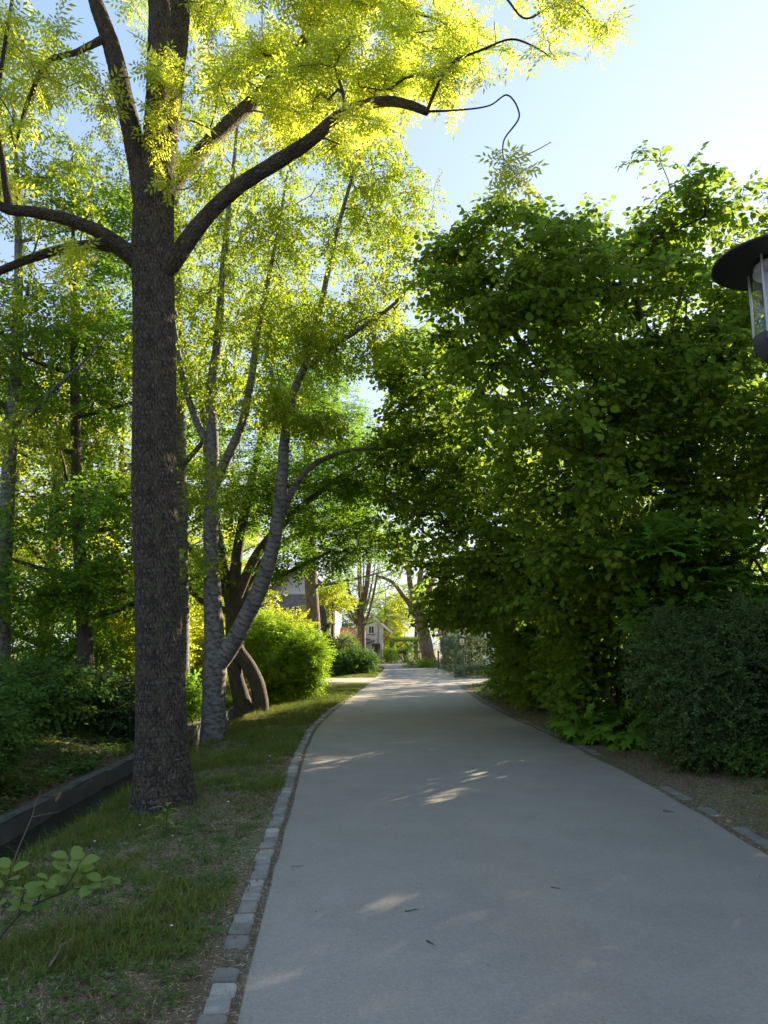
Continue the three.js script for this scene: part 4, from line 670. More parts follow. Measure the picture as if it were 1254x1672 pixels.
  plant({ ...hz, name: 'hazel_shrub', label: 'hazel filling the back of the green wall behind its middle', seed: 55, base: [7.4, 0.05, -23.6], stems: fan([7.4, 0.05, -23.6], 10, 5.6, 1.8, 1.8, 0.05, 29), geos: SPRAYS.big, gap: 0.28, sprays: 5, size: 1.4, twigSides: 3, blobs: [[7.4, 3.6, -23.6, 2.0, 2.4, 2.0, 360, 0.2], [5.6, 6.4, -22.5, 2.4, 1.8, 1.8, 200, 0.2]] });
  // the largest leaves in view, one by one
  {
    const r = rng(99), S = front[0], cand = [];
    for (const m of S.mats) { const p = V().setFromMatrixPosition ? new THREE.Vector3().setFromMatrixPosition(m) : 0; p.add(S.g.position); const dd = p.distanceTo(camera.position); if (p.y > 2.0 && p.x < 6.5) cand.push([dd, m]); }
    cand.sort((a, b) => a[0] - b[0]);
    for (let i = 0; i < 300; i++) { const m = cand[i * 2][1].clone(); const q = part('leaf', hazelLeaf, M.hazelLeaf, S.g); m.multiply(new THREE.Matrix4().makeRotationFromEuler(new THREE.Euler((r() - 0.5) * 0.8, r() * 6.28, (r() - 0.5) * 0.6))); m.decompose(q.position, q.quaternion, q.scale); q.scale.multiplyScalar(0.95); }
  }
  // maple saplings among the hazel stems
  const mp = { bark: M.darkBark, geos: SPRAYS.maple, leaf: M.mapleLeaf, category: 'shrub', sprays: 5, size: 1.0, along: 0.6, gap: 0.35, clump: 1.2, spread: 0.25, droop: 0.1, roll: 0.4, flat: 2 };
  plant({ ...mp, name: 'maple_sapling', label: 'young maple with broad lobed leaves in front of the hazel stems', seed: 71, base: [5.1, 0.05, -12.6], stems: fan([5.1, 0.05, -12.6], 3, 3.6, 0.7, 0.8, 0.03, 12), blobs: [[4.617,3.06,-12, 1.3, 0.45, 1.0, 90, 0], [4.272,2.111,-12, 0.5, 0.35, 0.6, 26, 0], [5.054,2.488,-12, 0.9, 0.4, 0.8, 40, 0]] });
  plant({ ...mp, name: 'maple_sapling', label: 'low maple seedlings on the ground at the foot of the bare stems', seed: 72, base: [4.6, 0.05, -13.6], floor: 0.1, stems: fan([4.6, 0.05, -13.6], 4, 0.6, 0.7, 0.4, 0.012, 13), blobs: [[3.83,0.234,-13.4, 1.0, 0.2, 0.4, 40, 0], [4.176,0.222,-12.6, 0.5, 0.25, 0.4, 18, 0]] });
  // small-leaved dark shrubs nearest the lamp
  const pv = { bark: M.darkBark, geos: SPRAYS.tiny, leaf: M.privetLeaf, category: 'shrub', sprays: 6, size: 1.3, along: 0.9, gap: 0.38, clump: 1.4, spread: 1.1, droop: 0.1, roll: 1.4, floor: 0.15 };
  plant({ ...pv, name: 'privet_shrub', label: 'dense dark small-leaved shrub at the right edge below the lamp', seed: 73, base: [5.0, 0.05, -10.9], stems: fan([5.0, 0.05, -10.9], 12, 2.2, 1.1, 0.9, 0.018, 14), blobs: [[4.363,0.984,-10.8, 0.95, 1.0, 1.0, 520, 0.45], [5.026,1.075,-10.6, 0.9, 1.15, 1.0, 460, 0.4], [4.255,1.557,-11.3, 0.6, 0.6, 0.7, 170, 0.3], [4.429,0.36,-10.3, 0.7, 0.35, 0.6, 180, 0.2]] });
  plant({ ...pv, name: 'privet_shrub', label: 'paler loose shrub behind the dark one, in front of the white shed', seed: 74, base: [6.6, 0.08, -12.6], leaf: M.greyLeaf, stems: fan([6.6, 0.08, -12.6], 10, 2.5, 1.3, 0.9, 0.016, 15), blobs: [[5.432,1.552,-12.6, 1.4, 0.75, 0.9, 330, 0.3], [4.791,1.935,-12.4, 0.6, 0.5, 0.6, 80, 0.2]] });
  plant({ ...pv, name: 'ground_shrub', label: 'small low plant on the verge at the right edge of the picture', seed: 75, base: [4.691,0,-10.333], leaf: M.hedgeLeaf, geos: SPRAYS.ivy, size: 0.6, sprays: 4, stems: fan([4.691,0,-10.333], 5, 0.3, 0.25, 0.2, 0.006, 16), blobs: [[4.371,0.268,-9.6, 0.32, 0.14, 0.25, 40, 0]], floor: 0.05 });
}

// ------------------------------------------------------------ shrubs on the left
{
  const sh = { bark: M.darkBark, category: 'shrub', geos: SPRAYS.horn, sprays: 6, size: 0.9, along: 0.9, gap: 0.36, clump: 1.2, spread: 1.0, roll: 1.2, twigSides: 3 };
  const bush = (o) => plant({ ...sh, ...o, stems: fan(o.base, o.n ?? 9, o.h ?? 1.6, o.w ?? 0.8, o.w ?? 0.8, 0.018, o.seed) });
  bush({ name: 'leafy_shrub', label: 'rounded yellow-green shrub beside the path, sunlit at its top', leaf: M.shrubLeaf, seed: 81, base: [-3.3, -0.05, -25], h: 2.4, w: 1.2, floor: 0.1, n: 14, blobs: [[-3.046,0.835,-25, 1.15, 1.1, 1.1, 620, 0.4], [-3.723,1.698,-25.5, 1.1, 0.9, 1.1, 330, 0.3], [-2.475,1.504,-25, 0.7, 0.8, 0.9, 200, 0.3]] });
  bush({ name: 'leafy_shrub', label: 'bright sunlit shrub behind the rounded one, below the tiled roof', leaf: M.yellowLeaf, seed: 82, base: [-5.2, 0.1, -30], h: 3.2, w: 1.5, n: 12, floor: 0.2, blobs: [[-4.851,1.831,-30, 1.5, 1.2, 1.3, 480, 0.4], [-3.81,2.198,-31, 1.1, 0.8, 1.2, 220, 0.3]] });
  bush({ name: 'leafy_shrub', label: 'low grey-green bush on the lawn in front of the white house', leaf: M.hedgeLeaf, geos: SPRAYS.big, seed: 83, base: [-1.775,0,-48.686], h: 1.4, w: 1.1, floor: 0.1, size: 0.9, blobs: [[-1.609,0.719,-46, 1.25, 0.75, 1.3, 330, 0.3], [-2.343,0.635,-45, 0.9, 0.6, 0.9, 160, 0.3]] });
  bush({ name: 'leafy_shrub', label: 'pale flowering shrub left of the low bush by the porch', leaf: M.saplingLeaf, geos: SPRAYS.big, seed: 84, base: [-3.9, 0, -52], h: 2.0, w: 1.0, floor: 0.1, size: 0.8, blobs: [[-2.718,1.6,-52, 1.1, 0.9, 1.0, 160, 0.3]] });
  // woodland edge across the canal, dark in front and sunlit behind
  const wood = [
    ['dark leafy bush across the canal at the left edge', -6.6, -11.6, 1.0, 1.3, M.hedgeLeaf, 380],
    ['tangled dark bush across the canal left of the ash trunk', -6.3, -14.0, 0.85, 1.1, M.hedgeLeaf, 320],
    ['ivy-covered mound on the far canal bank beside the ash', -5.2, -15.2, 0.9, 1.0, M.ivyLeaf, 300],
    ['tall dark thicket behind the slim trunk at the left edge', -9.8, -16.5, 2.0, 1.6, M.hedgeLeaf, 460],
    ['thicket with upright stems behind the dark woodland trunk', -8.0, -19.5, 2.2, 1.5, M.hornLeaf, 260],
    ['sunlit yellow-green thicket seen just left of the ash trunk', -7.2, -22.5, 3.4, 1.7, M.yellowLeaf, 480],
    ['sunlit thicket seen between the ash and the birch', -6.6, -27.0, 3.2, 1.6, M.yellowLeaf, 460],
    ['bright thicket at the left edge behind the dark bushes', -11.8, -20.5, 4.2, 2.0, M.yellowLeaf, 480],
    ['small bush leaning over the canal wall behind the ash trunk', -5.0, -18.0, 0.9, 0.7, M.hornLeaf, 200],
    ['low bramble patch on the far bank at the left edge', -5.3, -9.4, 0.8, 0.9, M.hedgeLeaf, 260],
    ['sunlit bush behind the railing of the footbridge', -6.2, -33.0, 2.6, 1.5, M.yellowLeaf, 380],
    ['green bush filling the gap left of the footbridge', -8.8, -30.0, 4.5, 2.0, M.shrubLeaf, 420],
  ];
  wood.forEach(([label, x, z, h, w, leaf, n], i) => { const y = gh(x, z); bush({ name: 'woodland_shrub', label, group: 'shrubs across the canal', leaf, geos: i % 3 === 1 || -z > 17 ? SPRAYS.big : SPRAYS.horn, size: -z > 17 ? 0.75 : 0.9, seed: 90 + i, base: [x, y, z], h: h * 1.1, w: w * 0.9, n: 10, floor: y + 0.08, blobs: [[x, y + h * 0.5, z, w, h * 0.58, w, n, 0.35], [x + 0.35 * w, y + h * 0.3, z + 0.4 * w, w * 0.7, h * 0.36, w * 0.7, n * 0.4, 0.3]] }); });
}
// ------------------------------------------------------------ trees further up the path
{
  const b = [-3.55, 0, -38];
  forest({ name: 'lime_tree', label: 'brown straight-trunked tree rising behind the rounded shrub, before the tiled roof', bark: M.brownBark, geos: SPRAYS.horn, leaf: M.hornLeaf, size: 1.9, sprays: 4, flat: 2.6, gap: 0.46, clump: 0.6, spread: 0.4, seed: 101, base: b, trunk: [[-3.55, -0.2, -38, 0.42], [-3.421,2.333,-38,0.327], [-3.578,4.71,-38,0.316], [-3.703,6.834,-38,0.304], [-3.816,9.938,-38,0.246], [-3.985,14.431,-38,0.157], [-4.142,19.789,-38,0.032]], limbs: 11, first: 0.3, reach: 4.2, up: 0.15, blobs: [[-3.171,7.294,-37, 3.0, 1.0, 3, 110], [-3.631,11.842,-38, 3.6, 3.0, 3.4, 300], [-0.807,9.107,-37, 2.2, 1.4, 2.2, 90], [-4.031,17.08,-38, 3, 3, 3, 160]] });
  const c = [-3.172,0,-48.686];
  plant({ name: 'ivy_stump', label: 'ivy-clad dark leaning trunk between the shrubs on the left', category: 'tree', bark: M.darkBark, geos: SPRAYS.ivy, leaf: M.ivyLeaf, size: 1.1, sprays: 5, seed: 102, base: c, floor: 0.3, gap: 0.3, stems: [{ name: 'trunk', pts: [[c[0], -0.2, c[2], 0.5], [-3.109,0.709,-46.5,0.362], [-3.303,1.779,-46.5,0.29], [-3.535,2.857,-46.5,0.255], [-3.696,3.944,-46.5,0.183]], radial: 12, res: 4 }], blobs: [[-3.289,1.778,-46.3, 0.45, 1.3, 0.45, 90, 0.5]] });
  forest({ name: 'maple_tree', label: 'small tree with glowing yellow leaves beside the brown trunk', bark: M.darkBark, geos: SPRAYS.big, leaf: M.yellowLeaf, size: 1.1, sprays: 4, seed: 103, base: [-3.2, 0, -48.5], trunk: up4(-3.2, 0, -48.5, 6.0, 0.12), limbs: 7, first: 0.4, reach: 1.4, blobs: [[-3.104,4.583,-48, 1.5, 0.9, 1.3, 150], [-4.036,3.644,-48, 1.1, 0.7, 1.0, 60], [-0.28,8.486,-50, 1.2, 0.5, 1, 40]] });
  // upswept sparse tree in front of the white house
  const d = [-1.782,0.176,-62]; d[1] = 0; const r = rng(7), st = [{ name: 'trunk', pts: [[d[0], -0.2, d[2], 0.42], [-1.788,1.362,-62,0.338], [-1.798,3.276,-62,0.316], [-1.903,4.725,-62,0.293]], radial: 10, res: 3, bare: true }];
  for (let i = 0; i < 16; i++) { const a = i * 2.4, R = 0.6 + 2.6 * r(), H = 6 + 4.5 * r() - R * 0.7, y0 = 2.6 + 2.2 * r(), x0 = d[0], z0 = d[2]; const pts = []; for (let j = 0; j <= 5; j++) { const t = j / 5; pts.push([x0 + Math.cos(a) * R * Math.pow(t, 0.75), y0 + H * t * (0.75 + 0.25 * t), z0 + Math.sin(a) * R * Math.pow(t, 0.75), 0.11 * (1 - 0.9 * t) + 0.01]); } st.push({ name: 'limb', pts, radial: 5, res: 2, from: 0.2 }); }
  plant({ name: 'hornbeam_tree', label: 'sparse upswept tree with fine bare-looking branches before the white house', category: 'tree', bark: M.brownBark, twigMat: M.brownBark, geos: SPRAYS.horn, leaf: M.hornLeaf, size: 1.5, sprays: 2, along: 1, seed: 104, base: d, stems: st, twigR: 0.012, twigSides: 3, rise: 1.2, arch: -0.05, gap: 0.3, blobs: [[d[0], 7.5, d[2], 3.4, 4.6, 3.0, 330, 0.3], [d[0], 4.4, d[2], 2.4, 1.6, 2.2, 110, 0.3]] });
  // pale-barked tree right of the road's end
  const e = [3.806,0,-65.326];
  plant({ name: 'roadside_tree', label: 'stout leaning tree with ivy foot on the far right verge', category: 'tree', bark: M.brownBark, geos: SPRAYS.big, leaf: M.shrubLeaf, size: 1.2, sprays: 2, along: 0.8, seed: 105, base: e, twigR: 0.012, twigSides: 3, twigMat: M.brownBark, gap: 0.4, floor: 5,
    stems: [{ name: 'trunk', pts: [[e[0], -0.2, e[2], 0.75], [3.476,0.887,-62,0.531], [3.152,2.556,-62,0.485], [2.824,3.999,-62,0.438], [2.683,4.725,-62,0.488]], radial: 14, res: 4, bare: true },
      ...[[[2.68,4.24,-62,0.341], [2.203,5.941,-62,0.245], [1.872,8.152,-62,0.197], [1.39,11.141,-62,0.099]], [[2.729,4.24,-62,0.341], [2.792,6.185,-62,0.245], [3.107,8.646,-62,0.197], [3.133,11.644,-62,0.099]], [[2.777,4.24,-62,0.292], [3.473,5.697,-62,0.245], [4.181,7.658,-62,0.197], [4.853,10.139,-62,0.099]], [[2.582,4.24,-62,0.292], [1.613,5.454,-62,0.196], [0.638,6.675,-62,0.147], [-0.589,7.166,-62,0.098]]].map((pts) => ({ name: 'limb', pts, radial: 7, res: 2, from: 0.2 }))],
    blobs: [[2.618,9.143,-62, 3.4, 2.6, 3, 150, 0.3], [0.638,6.675,-62, 1.6, 1.0, 1.5, 40, 0.2], [3.154,14.18,-62, 3.5, 3, 3, 120, 0.3]] });
  const bg = [
    [0.2, -92, 8.5, 'sunlit pale green tree behind the trimmed hedge at the road\'s end', M.yellowLeaf, 3.0],
    [4.0, -98, 9.5, 'round green tree in the background between hedge and leaning tree', M.shrubLeaf, 3.4],
    [8.2, -82, 9, 'yellow-lit background tree right of the leaning tree', M.yellowLeaf, 3.2],
    [-6.5, -104, 11, 'tall dim tree behind the white house', M.hedgeLeaf, 3.8],
    [-16, -84, 12, 'large tree behind the big roof on the left', M.shrubLeaf, 4.2],
    [13, -70, 10, 'garden tree far right behind the hazel wall', M.shrubLeaf, 4],
    [-26, -60, 14, 'distant tree behind the wood at the left', M.shrubLeaf, 5],
    [-34, -46, 14, 'distant tree seen at the far left through the wood', M.shrubLeaf, 5],
    [-12, -62, 12, 'green garden tree left of the big gable', M.shrubLeaf, 3.6],
    [13, -39.5, 8, 'round garden tree at the right end of the side path', M.shrubLeaf, 3.4],
    [12, -46, 9, 'garden tree behind the ivy hedge on the right', M.shrubLeaf, 3.6],
  ];
  bg.forEach(([x, z, h, label, leaf, w], i) => forest({ name: 'background_tree', label, group: 'trees in the background', bark: M.darkBark, geos: SPRAYS.big, leaf, size: 1.9, sprays: 4, gap: 0.42, clump: 0.45, seed: 110 + i, base: [x, 0, z], trunk: up4(x, 0, z, h, 0.25), limbs: 8, first: 0.2, reach: w * 0.8, floor: 0.4, blobs: [[x, h * 0.58, z, w, h * 0.42, w, 260, 0.5], [x, h * 0.25, z, w * 0.8, h * 0.22, w * 0.8, 90, 0.4]] }));
  const k = [5.0, 0, -56];
  forest({ name: 'copper_tree', label: 'copper-red leaved small tree above the ivy hedge', bark: M.darkBark, geos: SPRAYS.big, leaf: M.copperLeaf, size: 1.0, sprays: 5, seed: 121, base: k, trunk: up4(5.0, 0, -56, 5.2, 0.1), limbs: 6, first: 0.4, reach: 1.2, blobs: [[5.1, 3.9, -56, 1.3, 1.2, 1.1, 140, 0.3]] });
  // ivy on the foot of the leaning tree, weeds at the verge
  plant({ name: 'verge_plants', label: 'weedy green clump at the foot of the leaning roadside tree', category: 'plant', bark: M.darkBark, geos: SPRAYS.horn, leaf: M.shrubLeaf, size: 1.2, sprays: 4, seed: 122, base: [2.9, 0, -59.5], floor: 0.05, gap: 0.25, stems: fan([2.9, 0, -59.5], 6, 0.6, 0.9, 0.5, 0.01, 33), blobs: [[2.9, 0.3, -59.5, 1.5, 0.4, 0.8, 110, 0]] });
}
// ------------------------------------------------------------ hedges
function hedge(name, label, x0, x1, z0, z1, h, leaf, geos, n, seed, size = 1) {
  const r = rng(seed), cx = (x0 + x1) / 2, cz = (z0 + z1) / 2, g = thing(name, label, 'hedge', [cx, 0, cz]), hx = (x1 - x0) / 2, hz = (z0 - z1) / 2, mats = [];
  for (let i = 0; i < n; i++) {     // leafy shell, thicker at its faces
    const f = r(), nrm = V(0, 0, 0), p = V((r() * 2 - 1) * hx, r() * h, (r() * 2 - 1) * hz), A = [hx * hz * 4, hx * 2 * h, hz * 2 * h, hz * 2 * h], T = A[0] + A[1] + A[2] + A[3]; let q = f * T;
    if ((q -= A[0]) < 0) { p.y = h; nrm.y = 1; } else if ((q -= A[1]) < 0) { p.z = hz; nrm.z = 1; } else if ((q -= A[2]) < 0) { p.x = -hx; nrm.x = -1; } else { p.x = hx; nrm.x = 1; }
    p.addScaledVector(nrm, (fbm3((p.x + cx) * 1.1, p.y * 1.1, (p.z + cz) * 1.1, 3) - 0.5) * 0.5 - r() * 0.22);
    mats.push(frame(p, nrm.multiplyScalar(0.5).add(V(r() - 0.5, r() - 0.4, r() - 0.5)), V(r() - 0.5, 1, r() - 0.5), (r() - 0.5) * 1.5, size * (0.7 + 0.5 * r())));
  }
  instanced('foliage', geos, leaf, mats, g, r, 0.3, 0.15);
  const gs = []; for (let i = 0; i < Math.max(4, hz * 5); i++) { const x = (r() - 0.5) * hx, z = (r() * 2 - 1) * hz * 0.9; gs.push(tubeGeo([[x, -0.1, z, 0.03], [x + (r() - 0.5) * 0.3, h * 0.5, z + (r() - 0.5) * 0.3, 0.02], [x + (r() - 0.5) * 0.6, h * 0.92, z + (r() - 0.5) * 0.6, 0.006]], 5, 3)); }
  gs.forEach((q) => part('stem', q, M.darkBark, g));
  return g;
}
hedge('trimmed_hedge', 'tall trimmed green hedge at the end of the road', 0.8, 4.6, -82, -84.5, 2.3, M.hedgeLeaf, SPRAYS.big, 3600, 131, 0.7);
hedge('trimmed_hedge', 'lower trimmed hedge in front of the tall one at the road\'s end', 0.3, 2.2, -78, -79.5, 1.15, M.hedgeLeaf, SPRAYS.big, 1800, 132, 0.6);
hedge('ivy_hedge', 'grey-green ivy hedge along the right side beyond the side path', 4.3, 5.4, -43.3, -58, 2.25, M.greyLeaf, SPRAYS.ivy, 4200, 133, 1.25);
hedge('ground_hedge', 'low grey-green planting at the foot of the sign post', 4.0, 5.6, -41.7, -42.6, 0.4, M.greyLeaf, SPRAYS.tiny, 700, 134, 1.3);
hedge('clipped_shrub', 'small clipped shrub with yellow flowers beside the white house corner', 0.0, 1.1, -73.0, -74.2, 1.25, M.shrubLeaf, SPRAYS.big, 420, 135, 0.6);

// ------------------------------------------------------------ houses
{
  const plaster = texture(512, 512, (u, v) => { const k = 0.94 + 0.12 * (tfbm(u, v, 6, 6, 301, 5) - 0.5); return S3(0.72 * k, 0.71 * k, 0.69 * k); }, true);
  M.plaster = std({ map: plaster, roughness: 0.95 });
  M.boards = std({ color: rgb(0.66, 0.64, 0.62), roughness: 0.8 });
  const tiles = (r, g, b, s) => std({ map: texture(256, 256, (u, v) => { const row = Math.floor(v * 8), c = Math.floor(u * 8 + (row % 2) * 0.5), k = 0.7 + 0.5 * hash3(((c % 8) + 8) % 8, row, s) + 0.3 * (tfbm(u, v, 16, 16, s, 3) - 0.5); return S3(r * k, g * k, b * k); }, true), bumpMap: texture(256, 256, (u, v) => grey(0.3 + 0.5 * ((v * 8) % 1) + 0.2 * Math.abs(Math.sin(u * Math.PI * 8)))), bumpScale: 0.03, roughness: 0.9 });
  M.brownTile = tiles(0.15, 0.105, 0.085, 311); M.redTile = tiles(0.30, 0.12, 0.075, 317);
  M.timber = std({ map: darkMap, color: rgb(2.4, 1.8, 1.3), roughness: 0.9 }); M.darkWood = std({ color: rgb(0.10, 0.075, 0.06) }); M.doorRed = std({ color: rgb(0.075, 0.022, 0.02), roughness: 0.6 }); M.whitePaint = std({ color: rgb(0.7, 0.7, 0.68), roughness: 0.5 });
  M.glass = new THREE.MeshPhysicalMaterial({ color: rgb(0.03, 0.035, 0.04), roughness: 0.05, metalness: 0, specularIntensity: 1 });
  M.zinc = std({ color: rgb(0.16, 0.165, 0.17), metalness: 0.6, roughness: 0.5 });
  // gable prism: profile in x-y pushed along z
  const prism = (pts, depth, z) => { const s = new THREE.Shape(pts.map(([x, y]) => new THREE.Vector2(x, y))); const g = new THREE.ExtrudeGeometry(s, { depth, bevelEnabled: false }); g.translate(0, 0, z); return g; };
  const slab = (x0, y0, x1, y1, z0, z1, t) => { const L = Math.hypot(x1 - x0, y1 - y0), g = new THREE.BoxGeometry(L, t, z1 - z0), uv = g.attributes.uv; for (let i = 0; i < uv.count; i++) { uv.setXY(i, uv.getX(i) * (i >= 8 && i < 16 ? L : 1) / 2.4, uv.getY(i) * (z1 - z0) / 2.4); } const a = Math.atan2(y1 - y0, x1 - x0); g.applyMatrix4(new THREE.Matrix4().makeTranslation((x0 + x1) / 2, (y0 + y1) / 2, (z0 + z1) / 2).multiply(new THREE.Matrix4().makeRotationZ(a))); return g; };
  function windowAt(parent, x, y, z, w, h, bars = 1) {
    const f = part('window', boxGeo(w, h, 0.05, x, y, z + 0.027), M.whitePaint, parent);
    const n = bars + 1, pw = (w - 0.12) / n; for (let i = 0; i < n; i++) part('pane', boxGeo(pw - 0.05, h - 0.14, 0.02, x - w / 2 + 0.06 + pw * (i + 0.5), y, z + 0.058), M.glass, f);
    part('sill', boxGeo(w + 0.12, 0.05, 0.14, x, y - h / 2 - 0.03, z + 0.07), M.zinc, f); return f;
  }
  // white boarded house at the road's end
  {
    const h = thing('white_house', 'white boarded gable house with red tile eaves at the end of the road', 'house', [-1.2, 0, -75]);
    part('wall', prism([[-2.3, 0], [1.08, 0], [1.08, 3.55], [0, 4.5], [-2.3, 2.6]], 7, -7.0), M.plaster, h);
    for (let i = 0; i < 13; i++) { const x = -2.2 + i * 0.27, y = Math.min(4.5 + (x < 0 ? x * 0.826 : -x * 0.88), 9) - 0.14; part('board', boxGeo(0.2, y - 2.25, 0.03, x, (y + 2.25) / 2, 0.018), M.boards, h); }
    windowAt(h, -0.02, 3.15, 0.035, 0.62, 0.78, 1);
    const roof = part('roof', slab(-2.9, 2.28, 0.02, 4.72, -7.3, 0.45, 0.14), M.redTile, h); part('roof_slope', slab(0.02, 4.72, 2.05, 2.98, -7.3, 0.45, 0.14), M.redTile, roof);
    part('verge_board', slab(-2.9, 2.12, 0.0, 4.56, 0.455, 0.51, 0.2), M.whitePaint, roof); part('verge_board', slab(0.0, 4.56, 2.05, 2.82, 0.455, 0.51, 0.2), M.whitePaint, roof);
    const porch = part('porch_roof', slab(-1.9, 2.75, -0.1, 2.2, 0.06, 1.7, 0.1), M.redTile, h); part('bracket', slab(-0.7, 1.7, 0.3, 2.15, 0.05, 0.15, 0.09), M.darkWood, porch); part('bracket', slab(-0.7, 1.7, 0.3, 2.15, 1.5, 1.6, 0.09), M.darkWood, porch);
    part('side_roof', slab(1.1, 2.65, 2.15, 2.05, -3, 0.3, 0.1), M.redTile, h); part('strut', slab(1.09, 1.95, 1.75, 2.85, -0.1, 0.0, 0.1), M.timber, h);
    const door = part('door', boxGeo(0.75, 1.85, 0.06, 0.45, 0.93, 0.035), M.doorRed, h); part('handle', boxGeo(0.03, 0.12, 0.05, 0.75, 0.95, 0.09), M.zinc, door);
    part('downpipe', tubeGeo([[0.62, 0.1, 0.12, 0.04], [0.62, 2, 0.12, 0.04], [0.62, 3.6, 0.12, 0.04]], 8, 2), M.zinc, h);
    const post = thing('gate_post', 'square wooden gate post at the white house corner', 'post', [-0.35, 0, -71.5]); part('shaft', boxGeo(0.3, 1.3, 0.3, 0, 0.62, 0), M.deadWood, post); part('cap', boxGeo(0.36, 0.06, 0.36, 0, 1.3, 0), M.deadWood, post);
    // scooter leaning by the door
    const sc = thing('scooter', 'dark parked scooter with white front beside the house door', 'scooter', [-0.85, 0, -72.2]); const dark = std({ color: rgb(0.03, 0.035, 0.05), roughness: 0.4 });
    for (const z of [-0.5, 0.5]) { const w = part('wheel', new THREE.TorusGeometry(0.19, 0.055, 8, 18).rotateY(Math.PI / 2).translate(0, 0.24, z), dark, sc); part('rim', new THREE.CylinderGeometry(0.13, 0.13, 0.05, 12).rotateZ(Math.PI / 2).translate(0, 0.24, z), M.zinc, w); }
    part('body', new RoundedBoxGeometry(0.3, 0.35, 0.75, 3, 0.1).translate(0, 0.55, -0.25), dark, sc); part('seat', new RoundedBoxGeometry(0.26, 0.1, 0.6, 2, 0.04).translate(0, 0.79, -0.25), dark, sc); part('footboard', boxGeo(0.28, 0.08, 0.5, 0, 0.35, 0.2), dark, sc);
    part('front_shield', new RoundedBoxGeometry(0.36, 0.62, 0.1, 2, 0.04).rotateX(-0.2).translate(0, 0.7, 0.45), M.whitePaint, sc); part('handlebar', tubeGeo([[-0.3, 1.05, 0.38, 0.02], [0, 1.08, 0.42, 0.02], [0.3, 1.05, 0.38, 0.02]], 6, 6), dark, sc); part('headlight', new THREE.SphereGeometry(0.08, 10, 8).translate(0, 0.98, 0.5), M.whitePaint, sc);
    // long low shed left of it
    const s = thing('shed', 'low grey timber shed with tiled roof left of the white house', 'shed', [-4.6, 0, -70]); part('wall', boxGeo(3.4, 2.2, 4, 0, 1.1, -2), M.darkWood, s);
    for (let i = 0; i < 12; i++) part('board', boxGeo(0.26, 2.15, 0.03, -1.55 + i * 0.282, 1.1, 0.018), std({ color: rgb(0.2 + 0.03 * (i % 3), 0.18 + 0.025 * (i % 3), 0.16), roughness: 0.9 }), s);
    windowAt(s, 1.2, 1.5, 0.035, 0.6, 0.7, 0); part('roof', (() => { const g = slab(0, 0, 2.6, 1.1, -2.1, 2.1, 0.12); g.rotateY(Math.PI / 2); g.translate(0, 2.15, 0.45); return g; })(), M.redTile, s);
  }
  // big house with white gable and brown roof on the left
  {
    const h = thing('gabled_house', 'large white gabled house with brown verge boards seen through the trees', 'house', [-7.3, 0, -64]);
    part('wall', prism([[-3.2, 0], [3.3, 0], [3.3, 5.4], [0.35, 8.1], [-3.2, 4.9]], 9, -9), M.plaster, h);
    const roof = part('roof', slab(-4.0, 4.45, 0.35, 8.35, -9.4, 0.6, 0.18), M.brownTile, h); part('roof_slope', slab(0.35, 8.35, 4.1, 4.95, -9.4, 0.6, 0.18), M.brownTile, roof); part('verge_board', slab(-4.0, 4.22, 0.33, 8.12, 0.61, 0.7, 0.3), M.timber, roof); part('verge_board', slab(0.37, 8.12, 4.1, 4.72, 0.61, 0.7, 0.3), M.timber, roof);
    windowAt(h, 0.6, 5.2, 0.0, 1.1, 1.2, 1); windowAt(h, -1.2, 2.6, 0.0, 1.1, 1.2, 1); windowAt(h, 1.4, 2.6, 0.0, 1.1, 1.2, 1);
    const a = thing('tiled_outbuilding', 'outbuilding with broad brown tiled roof in front of the gabled house', 'house', [-7.6, 0, -56]); part('wall', boxGeo(6, 3.4, 5, 0, 1.7, -2.5), M.plaster, a);
    const rf = (() => { const g = slab(0, 0, 3.2, 2.1, -3.3, 3.3, 0.15); g.rotateY(Math.PI / 2); g.translate(0, 3.3, 0.5); return g; })(); const R = part('roof', rf, M.brownTile, a); const rb = slab(0, 2.1, 3.2, 0, -3.3, 3.3, 0.15); rb.rotateY(Math.PI / 2); rb.translate(0, 3.3, -2.72); part('roof_slope', rb, M.brownTile, R);
    windowAt(a, -1.5, 1.7, 0.0, 1, 1.1, 1); windowAt(a, 1.2, 1.7, 0.0, 1, 1.1, 1);
  }
  // red-roofed house right, behind the ivy hedge
  { const h = thing('red_roof_house', 'house with red tiled roof behind the ivy hedge and copper tree', 'house', [8.6, 0, -66]); part('wall', prism([[-3, 0], [3, 0], [3, 3], [0, 5.4], [-3, 3]], 8, -8), M.plaster, h); const roof = part('roof', slab(-3.7, 2.55, 0, 5.6, -8.4, 0.5, 0.16), M.redTile, h); part('roof_slope', slab(0, 5.6, 3.7, 2.55, -8.4, 0.5, 0.16), M.redTile, roof); windowAt(h, 0, 1.8, 0, 1.1, 1.2, 1); }
  // far red gable behind
  { const h = thing('far_house', 'distant house with red gable just right of the white house ridge', 'house', [0.2, 0, -96]); part('wall', prism([[-2.2, 0], [2.0, 0], [2.0, 4.2], [0, 6.2], [-2.2, 4.0]], 6, -6), M.plaster, h); const roof = part('roof', slab(-2.8, 3.4, 0, 6.4, -6.3, 0.4, 0.15), M.redTile, h); part('roof_slope', slab(0, 6.4, 2.6, 3.5, -6.3, 0.4, 0.15), M.redTile, roof); }
